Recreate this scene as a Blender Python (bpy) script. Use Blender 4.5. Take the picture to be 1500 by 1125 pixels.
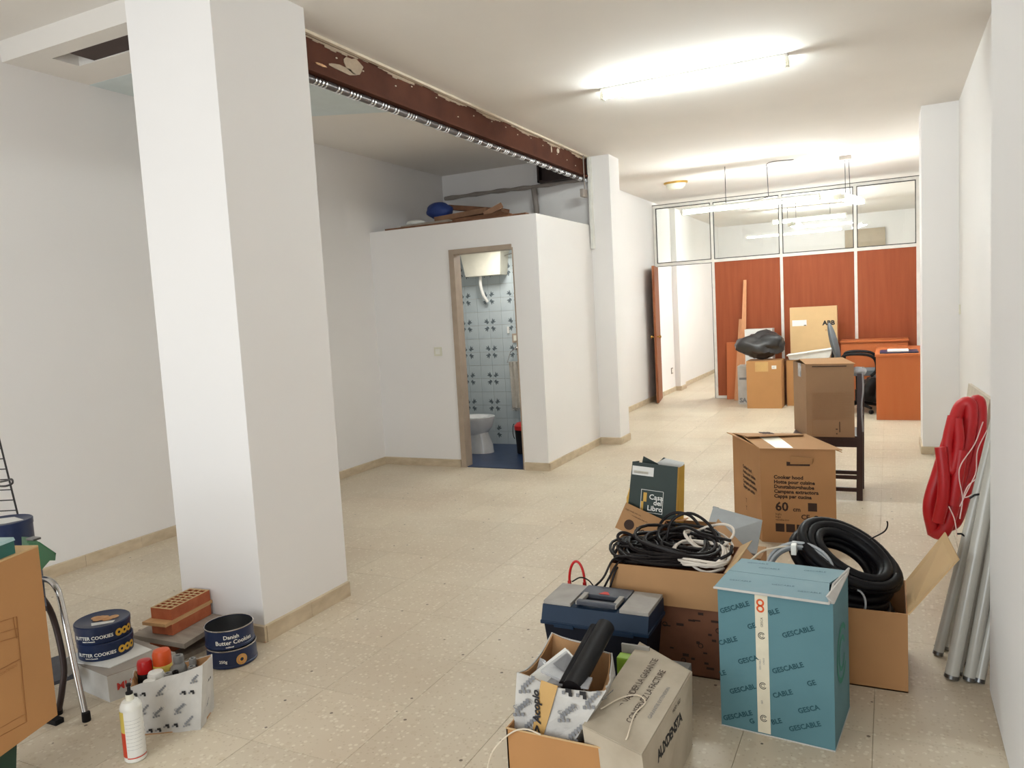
import bpy, bmesh, math, random
from mathutils import Vector, Matrix
random.seed(7)
D = bpy.data; S = bpy.context.scene; COL = S.collection
for o in list(D.objects): D.objects.remove(o)

# ------------------------------------------------------------------ camera, world, lights, exposure
F, YAW, PITCH, ROLL, EYE = 1121.615, .46025, .09214, -.05539, 1.47
def cam_axes():
    cy, sy = math.cos(YAW), math.sin(YAW)
    f = Vector((-sy*math.cos(PITCH), cy*math.cos(PITCH), -math.sin(PITCH)))
    r = Vector((cy, sy, 0)); u = r.cross(f)
    return r*math.cos(ROLL)+u*math.sin(ROLL), -r*math.sin(ROLL)+u*math.cos(ROLL), f
CR, CU, CF = cam_axes()
cd = D.cameras.new('camera'); cam = D.objects.new('camera', cd); COL.objects.link(cam); S.camera = cam
cd.sensor_width = 36; cd.lens = F/1500*36; cd.clip_start = .05; cd.clip_end = 100
cam.matrix_world = Matrix(((CR.x, CU.x, -CF.x, 0), (CR.y, CU.y, -CF.y, 0), (CR.z, CU.z, -CF.z, EYE), (0, 0, 0, 1)))
w = D.worlds.new('world'); S.world = w; w.use_nodes = True
w.node_tree.nodes['Background'].inputs[0].default_value = (.9, .95, 1, 1); w.node_tree.nodes['Background'].inputs[1].default_value = .6
def area(name, loc, rot, sx, sy, power, col):
    l = D.lights.new(name, 'AREA'); l.shape = 'RECTANGLE'; l.size = sx; l.size_y = sy; l.energy = power; l.color = col
    o = D.objects.new(name, l); COL.objects.link(o); o.location = loc; o.rotation_euler = rot; return o
area('shop_window_daylight', (-2.2, -1.9, 1.55), (math.radians(90), 0, math.radians(-6)), 4.2, 2.3, 42, (.86, .95, 1))
area('bathroom_light', (-3.6, 7.0, 2.2), (0, 0, 0), .3, .3, 5, (1, .98, .94))
TUBE_POWER = 118
S.view_settings.view_transform = 'Standard'; S.view_settings.look = 'None'; S.view_settings.gamma = 1
S.view_settings.use_curve_mapping = False; S.view_settings.exposure = 1.2

# a photo direction meeting a real plane: depth Y, side X, or height z
def _ray(px, py): return CR*((px-750)/F) - CU*((py-562.5)/F) + CF
def at(px, py, Y): d = _ray(px, py); return Vector((0, 0, EYE)) + d*(Y/d.y)
def ax(px, py, X): d = _ray(px, py); return Vector((0, 0, EYE)) + d*(X/d.x)
def fl(px, py, z=0): d = _ray(px, py); return Vector((0, 0, EYE)) + d*((z-EYE)/d.z)

# ------------------------------------------------------------------ materials
def lin(c): return tuple(((v/255)/12.92 if v/255 <= .04045 else ((v/255+.055)/1.055)**2.4) for v in c)
M = {}
def mat(name, rgb, rough=.6, metal=0, var=.08, scale=8, bump=0, emit=None, alpha=None, rgb2=None, detail=4, spec=None, stretch=None, per=0):
    m = D.materials.new(name); m.use_nodes = True; N = m.node_tree.nodes; L = m.node_tree.links; b = N['Principled BSDF']
    c = lin(rgb); b.inputs['Roughness'].default_value = rough; b.inputs['Metallic'].default_value = metal
    if spec is not None: b.inputs['Specular IOR Level'].default_value = spec
    tc = N.new('ShaderNodeTexCoord'); mp = N.new('ShaderNodeMapping'); L.new(tc.outputs['Object'], mp.inputs[0])
    if stretch: mp.inputs['Scale'].default_value = stretch
    nz = N.new('ShaderNodeTexNoise'); nz.inputs['Scale'].default_value = scale; nz.inputs['Detail'].default_value = detail; L.new(mp.outputs[0], nz.inputs['Vector'])
    rp = N.new('ShaderNodeValToRGB'); L.new(nz.outputs[0], rp.inputs[0]); rp.color_ramp.elements[0].position = .3; rp.color_ramp.elements[1].position = .7
    c2 = lin(rgb2) if rgb2 else tuple(min(1, v*(1+var)) for v in c); c1 = c if rgb2 else tuple(v*(1-var) for v in c)
    rp.color_ramp.elements[0].color = (*c1, 1); rp.color_ramp.elements[1].color = (*c2, 1)
    out = rp.outputs[0]
    if per:
        oi = N.new('ShaderNodeObjectInfo'); hs = N.new('ShaderNodeHueSaturation'); mr = N.new('ShaderNodeMapRange')
        L.new(oi.outputs['Random'], mr.inputs[0]); mr.inputs[3].default_value = 1-per; mr.inputs[4].default_value = 1+per
        L.new(mr.outputs[0], hs.inputs['Value']); L.new(out, hs.inputs['Color']); out = hs.outputs[0]
    L.new(out, b.inputs['Base Color'])
    if bump:
        bp = N.new('ShaderNodeBump'); bp.inputs['Strength'].default_value = bump; bp.inputs['Distance'].default_value = .01
        L.new(nz.outputs[0], bp.inputs['Height']); L.new(bp.outputs[0], b.inputs['Normal'])
    if emit: b.inputs['Emission Color'].default_value = (*lin(rgb), 1); b.inputs['Emission Strength'].default_value = emit
    if alpha is not None: b.inputs['Alpha'].default_value = alpha
    M[name] = m; return m
mat('wall', (236, 232, 229), .85, var=.012, scale=1.3, bump=.05)
mat('ceiling', (232, 226, 219), .9, var=.02, scale=1.6, bump=.12)
mat('pale_blue', (212, 221, 221), .9, var=.03)
mat('travertine', (210, 192, 164), .5, rgb2=(188, 168, 140), scale=9, stretch=(1, 1, 2.5), per=.06)
mat('grout', (186, 170, 142), .9)
mat('steel_brown', (96, 56, 40), .8, spec=.15, rgb2=(80, 44, 31), scale=5, bump=.1)
mat('plaster_smear', (178, 158, 136), .9, scale=20, bump=.3)
mat('cream', (222, 208, 186), .8, scale=12)
mat('dark_steel', (58, 46, 44), .45, metal=.5, scale=20)
mat('hole_dark', (72, 58, 54), .8)
mat('conduit', (92, 84, 82), .4, metal=.3)
mat('silver', (205, 205, 205), .25, metal=1)
mat('chrome', (190, 186, 182), .22, metal=1)
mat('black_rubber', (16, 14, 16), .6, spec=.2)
mat('black_cable', (24, 18, 18), .5, spec=.25)
mat('black_hose', (13, 12, 16), .45, spec=.22)
mat('white_cable', (226, 214, 200), .5)
mat('grey_cable', (170, 172, 174), .35)
mat('kraft', (176, 132, 88), .8, var=.05, scale=6, bump=.05)
mat('kraft_light', (200, 166, 120), .8, var=.04, scale=6)
mat('kraft_dim', (152, 118, 86), .8, var=.06, scale=5)
mat('kraft_worn', (182, 134, 88), .8, var=.06, scale=5, bump=.08)
mat('kraft_brown', (132, 84, 58), .8, rgb2=(112, 68, 46), scale=7)
mat('kraft_edge', (150, 108, 68), .9)
mat('kraft_orange', (180, 130, 80), .8, var=.04, scale=5)
mat('ink', (58, 38, 28), .8); mat('ink_black', (30, 28, 30), .7); mat('ink_grey', (128, 128, 130), .8)
mat('ink_teal', (36, 78, 86), .8); mat('ink_green', (52, 128, 110), .8); mat('ink_line', (150, 98, 52), .8)
mat('ink_gold', (216, 168, 60), .5); mat('ink_white', (236, 234, 226), .6); mat('ink_red', (200, 60, 50), .6)
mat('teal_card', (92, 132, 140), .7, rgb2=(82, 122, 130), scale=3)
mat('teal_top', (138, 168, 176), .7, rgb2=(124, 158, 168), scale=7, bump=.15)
mat('paper_white', (228, 226, 220), .8, var=.03, scale=10)
mat('white_card', (206, 202, 196), .8, rgb2=(184, 180, 174), scale=9, bump=.1)
mat('dirty_card', (196, 184, 164), .85, rgb2=(172, 158, 138), scale=7, bump=.12)
mat('grey_card', (160, 150, 140), .8)
mat('tape', (224, 214, 190), .3, var=.06, scale=20)
mat('tape_brown', (196, 156, 96), .3)
mat('clear_plastic', (210, 210, 212), .15, alpha=.45)
mat('white_plastic', (232, 230, 222), .35); mat('cream_plastic', (222, 218, 200), .4)
mat('navy', (24, 42, 80), .35, rgb2=(20, 36, 70)); mat('navy_dark', (14, 18, 44), .4)
mat('tool_blue', (13, 36, 58), .5, spec=.25, rgb2=(17, 40, 64)); mat('tool_dark', (7, 12, 26), .6, spec=.2)
mat('tool_grey', (166, 160, 152), .55, rgb2=(150, 144, 136), scale=14)
mat('slate', (74, 76, 84), .5, rgb2=(60, 62, 70), scale=20)
mat('purple_tin', (40, 34, 86), .35); mat('tin_metal', (120, 120, 120), .3, metal=.9)
mat('cookie', (214, 170, 120), .6, rgb2=(190, 130, 80), scale=30)
mat('brick', (196, 112, 74), .85, rgb2=(176, 92, 58), scale=18, bump=.2)
mat('board_grey', (172, 160, 146), .7, rgb2=(150, 138, 126), scale=9, stretch=(1, 4, 1))
mat('slat_wood', (208, 162, 112), .7, stretch=(6, 1, 6))
mat('red_plastic', (186, 16, 24), .4); mat('red_glossy', (190, 24, 24), .3)
mat('orange_plastic', (216, 84, 30), .4); mat('label_yellow', (214, 190, 90), .5); mat('label_red', (206, 66, 40), .5)
mat('grey_cap', (128, 126, 122), .5); mat('black_plastic', (18, 16, 18), .5, spec=.25)
mat('green_bin', (20, 84, 44), .4); mat('green_dark', (16, 56, 42), .5); mat('teal_tub', (30, 96, 88), .35); mat('lid_clear', (150, 178, 178), .3)
mat('lime', (140, 176, 50), .5); mat('navy_cloth', (30, 40, 84), .7)
mat('panel_red', (156, 82, 50), .6, spec=.2, rgb2=(144, 71, 42), scale=3, stretch=(6, 6, .5))
mat('alu_white', (226, 222, 214), .45); mat('gasket', (60, 58, 54), .6)
mat('door_wood', (146, 94, 64), .6, spec=.2, stretch=(8, 8, .6), rgb2=(128, 68, 40))
mat('desk_orange', (188, 106, 60), .55, spec=.25, rgb2=(186, 102, 56), scale=3, stretch=(5, 5, .5))
mat('wood_light', (208, 146, 100), .6, stretch=(8, 8, .6)); mat('brass', (200, 160, 84), .25, metal=1)
mat('chair_wood', (58, 34, 30), .4); mat('chair_fabric', (100, 104, 108), .85, scale=60, bump=.1)
mat('frame_taupe', (168, 150, 132), .6); mat('porcelain', (232, 232, 230), .12); mat('tile_blue', (190, 198, 198), .2, rgb2=(180, 190, 192), scale=3, per=.03)
mat('motif', (96, 106, 110), .3); mat('bath_floor', (38, 58, 92), .35, rgb2=(28, 46, 76), scale=8)
mat('towel', (196, 190, 178), .95, scale=30, bump=.4); mat('pvc_grey', (150, 140, 132), .6)
mat('debris_brown', (134, 92, 66), .85, rgb2=(108, 72, 50)); mat('debris_pale', (150, 112, 84), .85, rgb2=(124, 90, 66)); mat('blue_bag', (34, 58, 122), .5)
mat('bin_bag', (50, 48, 48), .3, bump=.3, scale=14); mat('bag_green', (28, 46, 38), .55, rgb2=(22, 38, 32)); mat('bag_gold', (212, 166, 70), .6)
mat('case_grey', (152, 154, 154), .5, rgb2=(138, 140, 140)); mat('tube_glass', (190, 186, 176), .18, var=.05, scale=5); mat('panel_beige', (196, 184, 166), .7)
mat('string', (232, 200, 192), .6); mat('brown_screen', (176, 160, 138), .7); mat('wire_black', (36, 32, 32), .5)
mat('tube_lit', (236, 246, 247), .4, emit=TUBE_POWER)
mat('tube_bright', (240, 248, 248), .4, emit=TUBE_POWER*1.1)
mat('tube_soft', (238, 247, 247), .4, emit=TUBE_POWER*.62)
def glass(name, tint=(.96, .98, .97), rough=.02):
    m = D.materials.new(name); m.use_nodes = True; N = m.node_tree.nodes; L = m.node_tree.links
    for n in list(N): N.remove(n)
    o = N.new('ShaderNodeOutputMaterial'); mx = N.new('ShaderNodeMixShader'); t = N.new('ShaderNodeBsdfTransparent'); g = N.new('ShaderNodeBsdfGlossy')
    t.inputs[0].default_value = (*tint, 1); g.inputs['Roughness'].default_value = rough
    fr = N.new('ShaderNodeFresnel'); fr.inputs[0].default_value = 1.6
    L.new(fr.outputs[0], mx.inputs[0]); L.new(t.outputs[0], mx.inputs[1]); L.new(g.outputs[0], mx.inputs[2]); L.new(mx.outputs[0], o.inputs[0]); M[name] = m
glass('glass')
def terrazzo():
    m = D.materials.new('terrazzo'); m.use_nodes = True; N = m.node_tree.nodes; L = m.node_tree.links; b = N['Principled BSDF']
    g = N.new('ShaderNodeNewGeometry')
    base = N.new('ShaderNodeTexNoise'); base.inputs['Scale'].default_value = 1.1; base.inputs['Detail'].default_value = 6; L.new(g.outputs['Position'], base.inputs['Vector'])
    rb = N.new('ShaderNodeValToRGB'); L.new(base.outputs[0], rb.inputs[0]); rb.color_ramp.elements[0].position = .32; rb.color_ramp.elements[1].position = .7
    rb.color_ramp.elements[0].color = (*lin((199, 181, 157)), 1); rb.color_ramp.elements[1].color = (*lin((216, 203, 180)), 1)
    cur = rb.outputs[0]
    def chips(scale, thr, col, fac, keep):
        nonlocal cur
        v = N.new('ShaderNodeTexVoronoi'); v.inputs['Scale'].default_value = scale; L.new(g.outputs['Position'], v.inputs['Vector'])
        lt = N.new('ShaderNodeMath'); lt.operation = 'LESS_THAN'; L.new(v.outputs['Distance'], lt.inputs[0]); lt.inputs[1].default_value = thr
        sp = N.new('ShaderNodeSeparateColor'); L.new(v.outputs['Color'], sp.inputs[0])
        l2 = N.new('ShaderNodeMath'); l2.operation = 'LESS_THAN'; L.new(sp.outputs[0], l2.inputs[0]); l2.inputs[1].default_value = keep
        mu = N.new('ShaderNodeMath'); mu.operation = 'MULTIPLY'; L.new(lt.outputs[0], mu.inputs[0]); L.new(l2.outputs[0], mu.inputs[1])
        m2 = N.new('ShaderNodeMath'); m2.operation = 'MULTIPLY'; L.new(mu.outputs[0], m2.inputs[0]); m2.inputs[1].default_value = fac
        mx = N.new('ShaderNodeMix'); mx.data_type = 'RGBA'; L.new(m2.outputs[0], mx.inputs[0]); L.new(cur, mx.inputs[6]); mx.inputs[7].default_value = (*lin(col), 1); cur = mx.outputs[2]
    chips(48, .34, (232, 222, 202), .5, .4); chips(26, .3, (190, 170, 140), .3, .3); chips(80, .35, (176, 154, 124), .35, .3); chips(13, .085, (92, 74, 60), .85, .25); chips(5, .03, (60, 50, 44), .9, .3); chips(30, .06, (110, 84, 62), .7, .2)
    oi = N.new('ShaderNodeObjectInfo'); hs = N.new('ShaderNodeHueSaturation'); mr = N.new('ShaderNodeMapRange'); L.new(oi.outputs['Random'], mr.inputs[0])
    mr.inputs[3].default_value = .965; mr.inputs[4].default_value = 1.03; L.new(mr.outputs[0], hs.inputs['Value']); L.new(cur, hs.inputs['Color'])
    L.new(hs.outputs[0], b.inputs['Base Color']); b.inputs['Roughness'].default_value = .42; b.inputs['Specular IOR Level'].default_value = .4; M['terrazzo'] = m
terrazzo()

# ------------------------------------------------------------------ mesh helpers
WM = {}
def V(*a): return Vector(a)
class MB:
    def __init__(s): s.b = bmesh.new()
    def hexa(s, p):        # 8 corners: bottom 4 ccw, top 4 ccw
        v = [s.b.verts.new(Vector(q)) for q in p]
        for f in ((3, 2, 1, 0), (4, 5, 6, 7), (0, 1, 5, 4), (1, 2, 6, 5), (2, 3, 7, 6), (3, 0, 4, 7)): s.b.faces.new([v[i] for i in f])
        return s
    def box(s, x0, x1, y0, y1, z0, z1, bev=0):
        if bev:
            t = bmesh.new(); k = MB(); k.b.free(); k.b = t
            k.hexa([(x0, y0, z0), (x1, y0, z0), (x1, y1, z0), (x0, y1, z0), (x0, y0, z1), (x1, y0, z1), (x1, y1, z1), (x0, y1, z1)])
            bmesh.ops.bevel(t, geom=t.edges[:], offset=bev, segments=2, affect='EDGES', profile=.7); s.join(t); return s
        return s.hexa([(x0, y0, z0), (x1, y0, z0), (x1, y1, z0), (x0, y1, z0), (x0, y0, z1), (x1, y0, z1), (x1, y1, z1), (x0, y1, z1)])
    def join(s, t, m=None):
        if m is not None: bmesh.ops.transform(t, matrix=m, verts=t.verts[:])
        mp = {v: s.b.verts.new(v.co) for v in t.verts}
        for f in t.faces: s.b.faces.new([mp[v] for v in f.verts])
        t.free(); return s
    def slab(s, quad, th):     # quad of 4 points, thickened along its normal
        q = [Vector(p) for p in quad]; n = (q[1]-q[0]).cross(q[3]-q[0]).normalized()*th
        return s.hexa(q+[p+n for p in q])
    def prism(s, pts, d):      # polygon extruded along vector d
        a = [s.b.verts.new(Vector(p)) for p in pts]; c = [s.b.verts.new(Vector(p)+Vector(d)) for p in pts]; n = len(pts)
        s.b.faces.new(a[::-1]); s.b.faces.new(c)
        for i in range(n): s.b.faces.new((a[i], a[(i+1) % n], c[(i+1) % n], c[i]))
        return s
    def tube(s, pts, r, n=8, closed=False):
        pts = [Vector(p) for p in pts]; N_ = len(pts); rings = []; prev = None
        for i, p in enumerate(pts):
            if closed: t = pts[(i+1) % N_]-pts[i-1]
            else: t = pts[min(i+1, N_-1)]-pts[max(i-1, 0)]
            t.normalize()
            if prev is None: u = t.cross(V(.3, .5, .81)).normalized() if abs(t.dot(V(.3, .5, .81))) < .95 else t.orthogonal().normalized()
            else: u = (prev-t*prev.dot(t)).normalized()
            prev = u; v = t.cross(u); rr = r[i] if isinstance(r, (list, tuple)) else r
            rings.append([s.b.verts.new(p+(u*math.cos(2*math.pi*k/n)+v*math.sin(2*math.pi*k/n))*rr) for k in range(n)])
        for i in range(N_ if closed else N_-1):
            a, c = rings[i], rings[(i+1) % N_]; off = 0
            if closed and i == N_-1: off = min(range(n), key=lambda o: sum((a[k].co-c[(k+o) % n].co).length for k in range(n)))
            for k in range(n): s.b.faces.new((a[k], a[(k+1) % n], c[(k+1+off) % n], c[(k+off) % n]))
        if not closed: s.b.faces.new(rings[0][::-1]); s.b.faces.new(rings[-1])
        return s
    def bar(s, p, q, r, n=10): return s.tube([p, q], r, n)
    def lathe(s, prof, c=(0, 0, 0), n=24, axis=None, cap=True):
        c = Vector(c); rot = Vector((0, 0, 1)).rotation_difference(Vector(axis)).to_matrix() if axis is not None else Matrix.Identity(3)
        rings = []
        for r, z in prof:
            rings.append([s.b.verts.new(c+rot@V(r*math.cos(2*math.pi*k/n), r*math.sin(2*math.pi*k/n), z)) for k in range(n)] if r > 1e-6 else [s.b.verts.new(c+rot@V(0, 0, z))])
        for a, b in zip(rings, rings[1:]):
            for k in range(n):
                k2 = (k+1) % n
                if len(a) == 1 and len(b) == 1: continue
                if len(a) == 1: s.b.faces.new((a[0], b[k2], b[k]))
                elif len(b) == 1: s.b.faces.new((a[k], a[k2], b[0]))
                else: s.b.faces.new((a[k], a[k2], b[k2], b[k]))
        if len(rings[0]) > 1 and cap: s.b.faces.new(rings[0][::-1])
        if len(rings[-1]) > 1: s.b.faces.new(rings[-1])
        return s
def tag(o, label=None, cat=None, group=None, kind=None):
    for k, v in (('label', label), ('category', cat), ('group', group), ('kind', kind)):
        if v: o[k] = v
    return o
def thing(name, label, cat, loc=(0, 0, 0), rz=0, group=None, rot=None):
    o = D.objects.new(name, None); COL.objects.link(o); o.empty_display_size = .05
    m = Matrix.Translation(Vector(loc)) @ (rot if rot is not None else Matrix.Rotation(rz, 4, 'Z'))
    o.matrix_world = m; WM[o] = m; return tag(o, label, cat, group)
def part(name, mb, m, parent=None, world=True, smooth=False, label=None):
    """one mesh object; with world=True its shape is given in world space, else in the parent's own space"""
    me = D.meshes.new(name); b = mb.b
    pm = WM.get(parent, Matrix.Identity(4)) if parent else Matrix.Identity(4)
    if parent is None:       # a thing of one mesh: origin at its base centre
        cs = [v.co for v in b.verts]; lo = V(*[min(c[i] for c in cs) for i in range(3)]); hi = V(*[max(c[i] for c in cs) for i in range(3)])
        pm = Matrix.Translation(V((lo.x+hi.x)/2, (lo.y+hi.y)/2, lo.z))
    if world: bmesh.ops.transform(b, matrix=pm.inverted(), verts=b.verts[:])
    bmesh.ops.recalc_face_normals(b, faces=b.faces[:]); b.to_mesh(me); b.free()
    if smooth:
        for p in me.polygons: p.use_smooth = True
        try: me.set_sharp_from_angle(angle=math.radians(40))
        except Exception: pass
    me.materials.append(M[m]); o = D.objects.new(name, me); COL.objects.link(o)
    if parent: o.parent = parent
    else: o.matrix_world = pm
    WM[o] = pm
    if label: o['label'] = label
    return o
def single(name, mb, m, label, cat, group=None, smooth=False, kind=None):
    return tag(part(name, mb, m, None, True, smooth), label, cat, group, kind)
def struct(name, mb, m): return tag(part(name, mb, m), kind='structure')
def structroot(name, loc=(0, 0, 0)):
    o = D.objects.new(name, None); COL.objects.link(o); o.location = loc; WM[o] = Matrix.Translation(Vector(loc)); o['kind'] = 'structure'; return o
def share(src, name, parent, m4):
    o = D.objects.new(name, src.data); COL.objects.link(o); o.parent = parent; o.matrix_local = m4; return o
def text(parent, s, size, org, xd, yd, m, name='lettering', align='LEFT', rot=0, wrap=None, world=False, bold=0, shear=0, off=.0012, spacing=1):
    """flat printed words; org/xd/yd in the parent's own space (or world). wrap=(radius, angle) bends it round a can"""
    c = D.curves.new('t', 'FONT'); c.body = s; c.size = size; c.align_x = align; c.offset = bold; c.shear = shear; c.space_character = spacing; c.resolution_u = 2
    t = D.objects.new('t', c); COL.objects.link(t); bpy.context.view_layer.update()
    me = D.meshes.new_from_object(t.evaluated_get(bpy.context.evaluated_depsgraph_get())); D.objects.remove(t); D.curves.remove(c)
    b = bmesh.new(); b.from_mesh(me); D.meshes.remove(me)
    if rot: bmesh.ops.rotate(b, verts=b.verts[:], cent=(0, 0, 0), matrix=Matrix.Rotation(rot, 3, 'Z'))
    if wrap:
        R_, a0 = wrap
        for v in b.verts:
            a = a0+v.co.x/R_; v.co = V((R_+off)*math.cos(a), (R_+off)*math.sin(a), v.co.y)+Vector(org)
    else:
        xd = Vector(xd).normalized(); yd = Vector(yd); yd = (yd-xd*yd.dot(xd)).normalized(); n = xd.cross(yd)
        for v in b.verts: v.co = Vector(org)+xd*v.co.x+yd*v.co.y+n*off
    k = MB(); k.b.free(); k.b = b
    me = D.meshes.new(name)
    if world and parent: bmesh.ops.transform(b, matrix=WM[parent].inverted(), verts=b.verts[:])
    b.to_mesh(me); b.free(); me.materials.append(M[m]); o = D.objects.new(name, me); COL.objects.link(o); o.parent = parent; WM[o] = WM[parent]; return o
def quadpatch(name, parent, pts, m, world=False, label=None, th=.0008):
    k = MB(); k.slab(pts, th); return part(name, k, m, parent, world, label=label)
def arc(c, u, v, r1, r2, a0, a1, n): c = Vector(c); u = Vector(u); v = Vector(v); return [c+u*r1*math.cos(a0+(a1-a0)*i/n)+v*r2*math.sin(a0+(a1-a0)*i/n) for i in range(n+1)]
def smoothpath(pts, n=8):
    pts = [Vector(p) for p in pts]; out = []; P = [pts[0]*2-pts[1]]+pts+[pts[-1]*2-pts[-2]]
    for i in range(1, len(P)-2):
        for k in range(n):
            t = k/n; a, b, c, d = P[i-1:i+3]
            out.append(.5*((2*b)+(c-a)*t+(2*a-5*b+4*c-d)*t*t+(3*b-a-3*c+d)*t**3))
    out.append(pts[-1]); return out

# ------------------------------------------------------------------ room shell
floor = structroot('floor')
part('grout_bed', MB().box(-4.9, 1.0, -2.6, 17.1, -.12, -.004), 'grout', floor)
TS = .4; tile0 = None; cells = []
for i in range(15):
    for j in range(49):
        x, y = -4.86+TS*i+TS/2, -2.5+TS*j+TS/2
        cells.append((x, y))
def seen(x, y):
    d = Vector((x, y, -EYE)); z = d.dot(CF)
    if z < .6: return False
    px, py = 750+F*d.dot(CR)/z, 562-F*d.dot(CU)/z
    return -80 < px < 1580 and 380 < py < 1230 and not (y > 6.5 and x < -2.9 and y < 8) and not (x < -3.3 and y > 8) and x < .6
vis = sorted([c for c in cells if seen(*c)], key=lambda c: c[0]**2+c[1]**2)[:300]; vs = set(vis)
tb = MB().box(-TS/2+.0008, TS/2-.0008, -TS/2+.0008, TS/2-.0008, -.02, 0)
tile0 = part('floor_tile', tb, 'terrazzo', floor, world=False); tile0.location = (*vis[0], 0)
for c in vis[1:]: share(tile0, 'floor_tile', floor, Matrix.Translation((*c, 0)))
rest = MB()
for c in cells:
    if c not in vs: rest.box(c[0]-TS/2+.0015, c[0]+TS/2-.0015, c[1]-TS/2+.0015, c[1]+TS/2-.0015, -.02, 0)
tag(part('floor_tiles', rest, 'terrazzo', floor), kind='stuff')

CZ = 3.06
k = MB(); k.box(-2.83, 1.0, -2.6, 17.1, CZ, CZ+.3); k.box(-3.4, -2.83, 8.0, 17.1, CZ, CZ+.3)   # main bay
k.box(-4.9, -2.83, 3.19, 8.2, 3.1, 3.4); k.box(-4.9, -4.38, 2.9, 3.19, 3.1, 3.4); k.box(-4.38, -2.83, 2.9, 3.02, 3.1, 3.4); k.box(-3.2, -2.83, 3.02, 3.19, 3.1, 3.4)
k.box(-4.9, -2.83, -2.6, 2.9, 3.22, 3.5); k.box(-4.4, -3.1, 3.0, 3.2, 3.32, 3.4)
ceil = struct('ceiling', k, 'ceiling')
part('bluish_patch', MB().prism([(-4.66, 3.45, 3.098), (-2.87, 3.45, 3.098), (-2.87, 5.5, 3.098), (-4.66, 4.62, 3.098)], (0, 0, .004)), 'pale_blue', ceil)  # pale bluish area on the left bay ceiling, slanted far edge
part('dark_fill_beam', MB().box(-4.24, -3.15, 3.021, 3.189, 3.106, 3.3), 'hole_dark', ceil)  # dark beam lowered to fill the ceiling hole, so the recess looks shaded
struct('wall_left', MB().box(-4.9, -4.66, -2.6, 8.0, -.1, 3.5), 'wall')
struct('wall_left_far', MB().box(-3.5, -3.28, 8.0, 17.1, 0, 3.3).box(-3.28, -3.19, 12.9, 13.25, 0, 3.06), 'wall')
struct('wall_loft_back', MB().box(-4.66, -2.831, 7.86, 8.13, 2.31, 3.4), 'wall')
k = MB().box(-2.83, -2.6, 7.8, 8.12, 0, 3.06).box(-3.4, -2.83, 7.87, 8.12, 0, 2.3); struct('wall_column', k, 'wall')
struct('wall_right', MB().box(.55, .9, 3.0, 17.1, 0, 3.3), 'wall')
struct('wall_right_pier', MB().box(.265, .55, 7.735, 8.25, 0, 3.06), 'wall')
k = MB().box(.315, 1.0, -2.6, 3.13, 0, 3.3, .02); struct('wall_right_near', k, 'wall')
struct('wall_back', MB().box(-3.4, .9, 17.0, 17.2, 0, 3.3), 'wall')
struct('wall_front', MB().box(-4.9, -4.4, -2.75, -2.55, 0, 3.5).box(0, 1, -2.75, -2.55, 0, 3.5).box(-4.4, 0, -2.75, -2.55, 2.75, 3.5).box(-4.4, 0, -2.75, -2.55, 0, .35), 'wall')
PX0, PX1, PY0, PY1 = -3.17, -2.637, 2.571, 3.19
struct('wall_pillar', MB().box(PX0, PX1, PY0, PY1, 0, 3.24, .004), 'wall')
# bathroom block
BY, BX = 6.38, -2.83
k = MB().box(-4.66, -3.71, BY, BY+.1, 0, 2.35).box(-3.08, BX, BY, BY+.1, 0, 2.35).box(-3.71, -3.08, BY, BY+.1, 2.06, 2.35)
k.box(BX-.1, BX, BY+.1, 7.86, 0, 2.35).box(-4.66, BX-.1, BY+.1, 7.86, 2.27, 2.35)
struct('wall_bathroom', k, 'wall')
struct('trim_loft_edge', MB().box(-4.5, -2.95, 6.42, 6.5, 2.351, 2.372), 'debris_brown')
fr = structroot('door_1', (-3.4, BY, 0))
part('jamb', MB().box(-3.755, -3.70, BY-.012, BY+.11, 0, 2.10), 'frame_taupe', fr)
part('jamb', MB().box(-3.09, -3.078, BY-.003, BY+.11, 0, 2.07), 'frame_taupe', fr)
part('lintel', MB().box(-3.70, -3.09, BY-.012, BY+.11, 2.055, 2.10), 'frame_taupe', fr)
struct('floor_bathroom', MB().box(-4.66, -2.93, BY+.01, 7.7, .0, .008), 'bath_floor')
bw = structroot('wall_bathroom_tiled', (-3.8, 7.6, 0))
part('mortar', MB().box(-4.66, -2.93, 7.61, 7.86, 0, 2.27), 'grout', bw)
T = .15; t0 = part('wall_tile', MB().box(-T/2+.001, T/2-.001, 0, .012, -T/2+.001, T/2-.001), 'tile_blue', bw, world=False)
mo = MB()
def leaf(mb, x, z, a, l, wd): 
    dx, dz = math.cos(a), math.sin(a); nx, nz = -dz, dx
    mb.prism([(x, -.001, z), (x+dx*l*.5-nx*wd, -.001, z+dz*l*.5-nz*wd), (x+dx*l, -.001, z+dz*l), (x+dx*l*.5+nx*wd, -.001, z+dz*l*.5+nz*wd)], (0, .0012, 0))
for a, l in ((.2, .042), (.8, .05), (1.35, .042), (2.6, .022), (-1.0, .022), (3.9, .016)): leaf(mo, .03, .03, a, l, .0085)
leaf(mo, .055, .04, -.3, .02, .006); leaf(mo, .04, .055, 1.9, .02, .006)
mo0 = None
first = True
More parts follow.
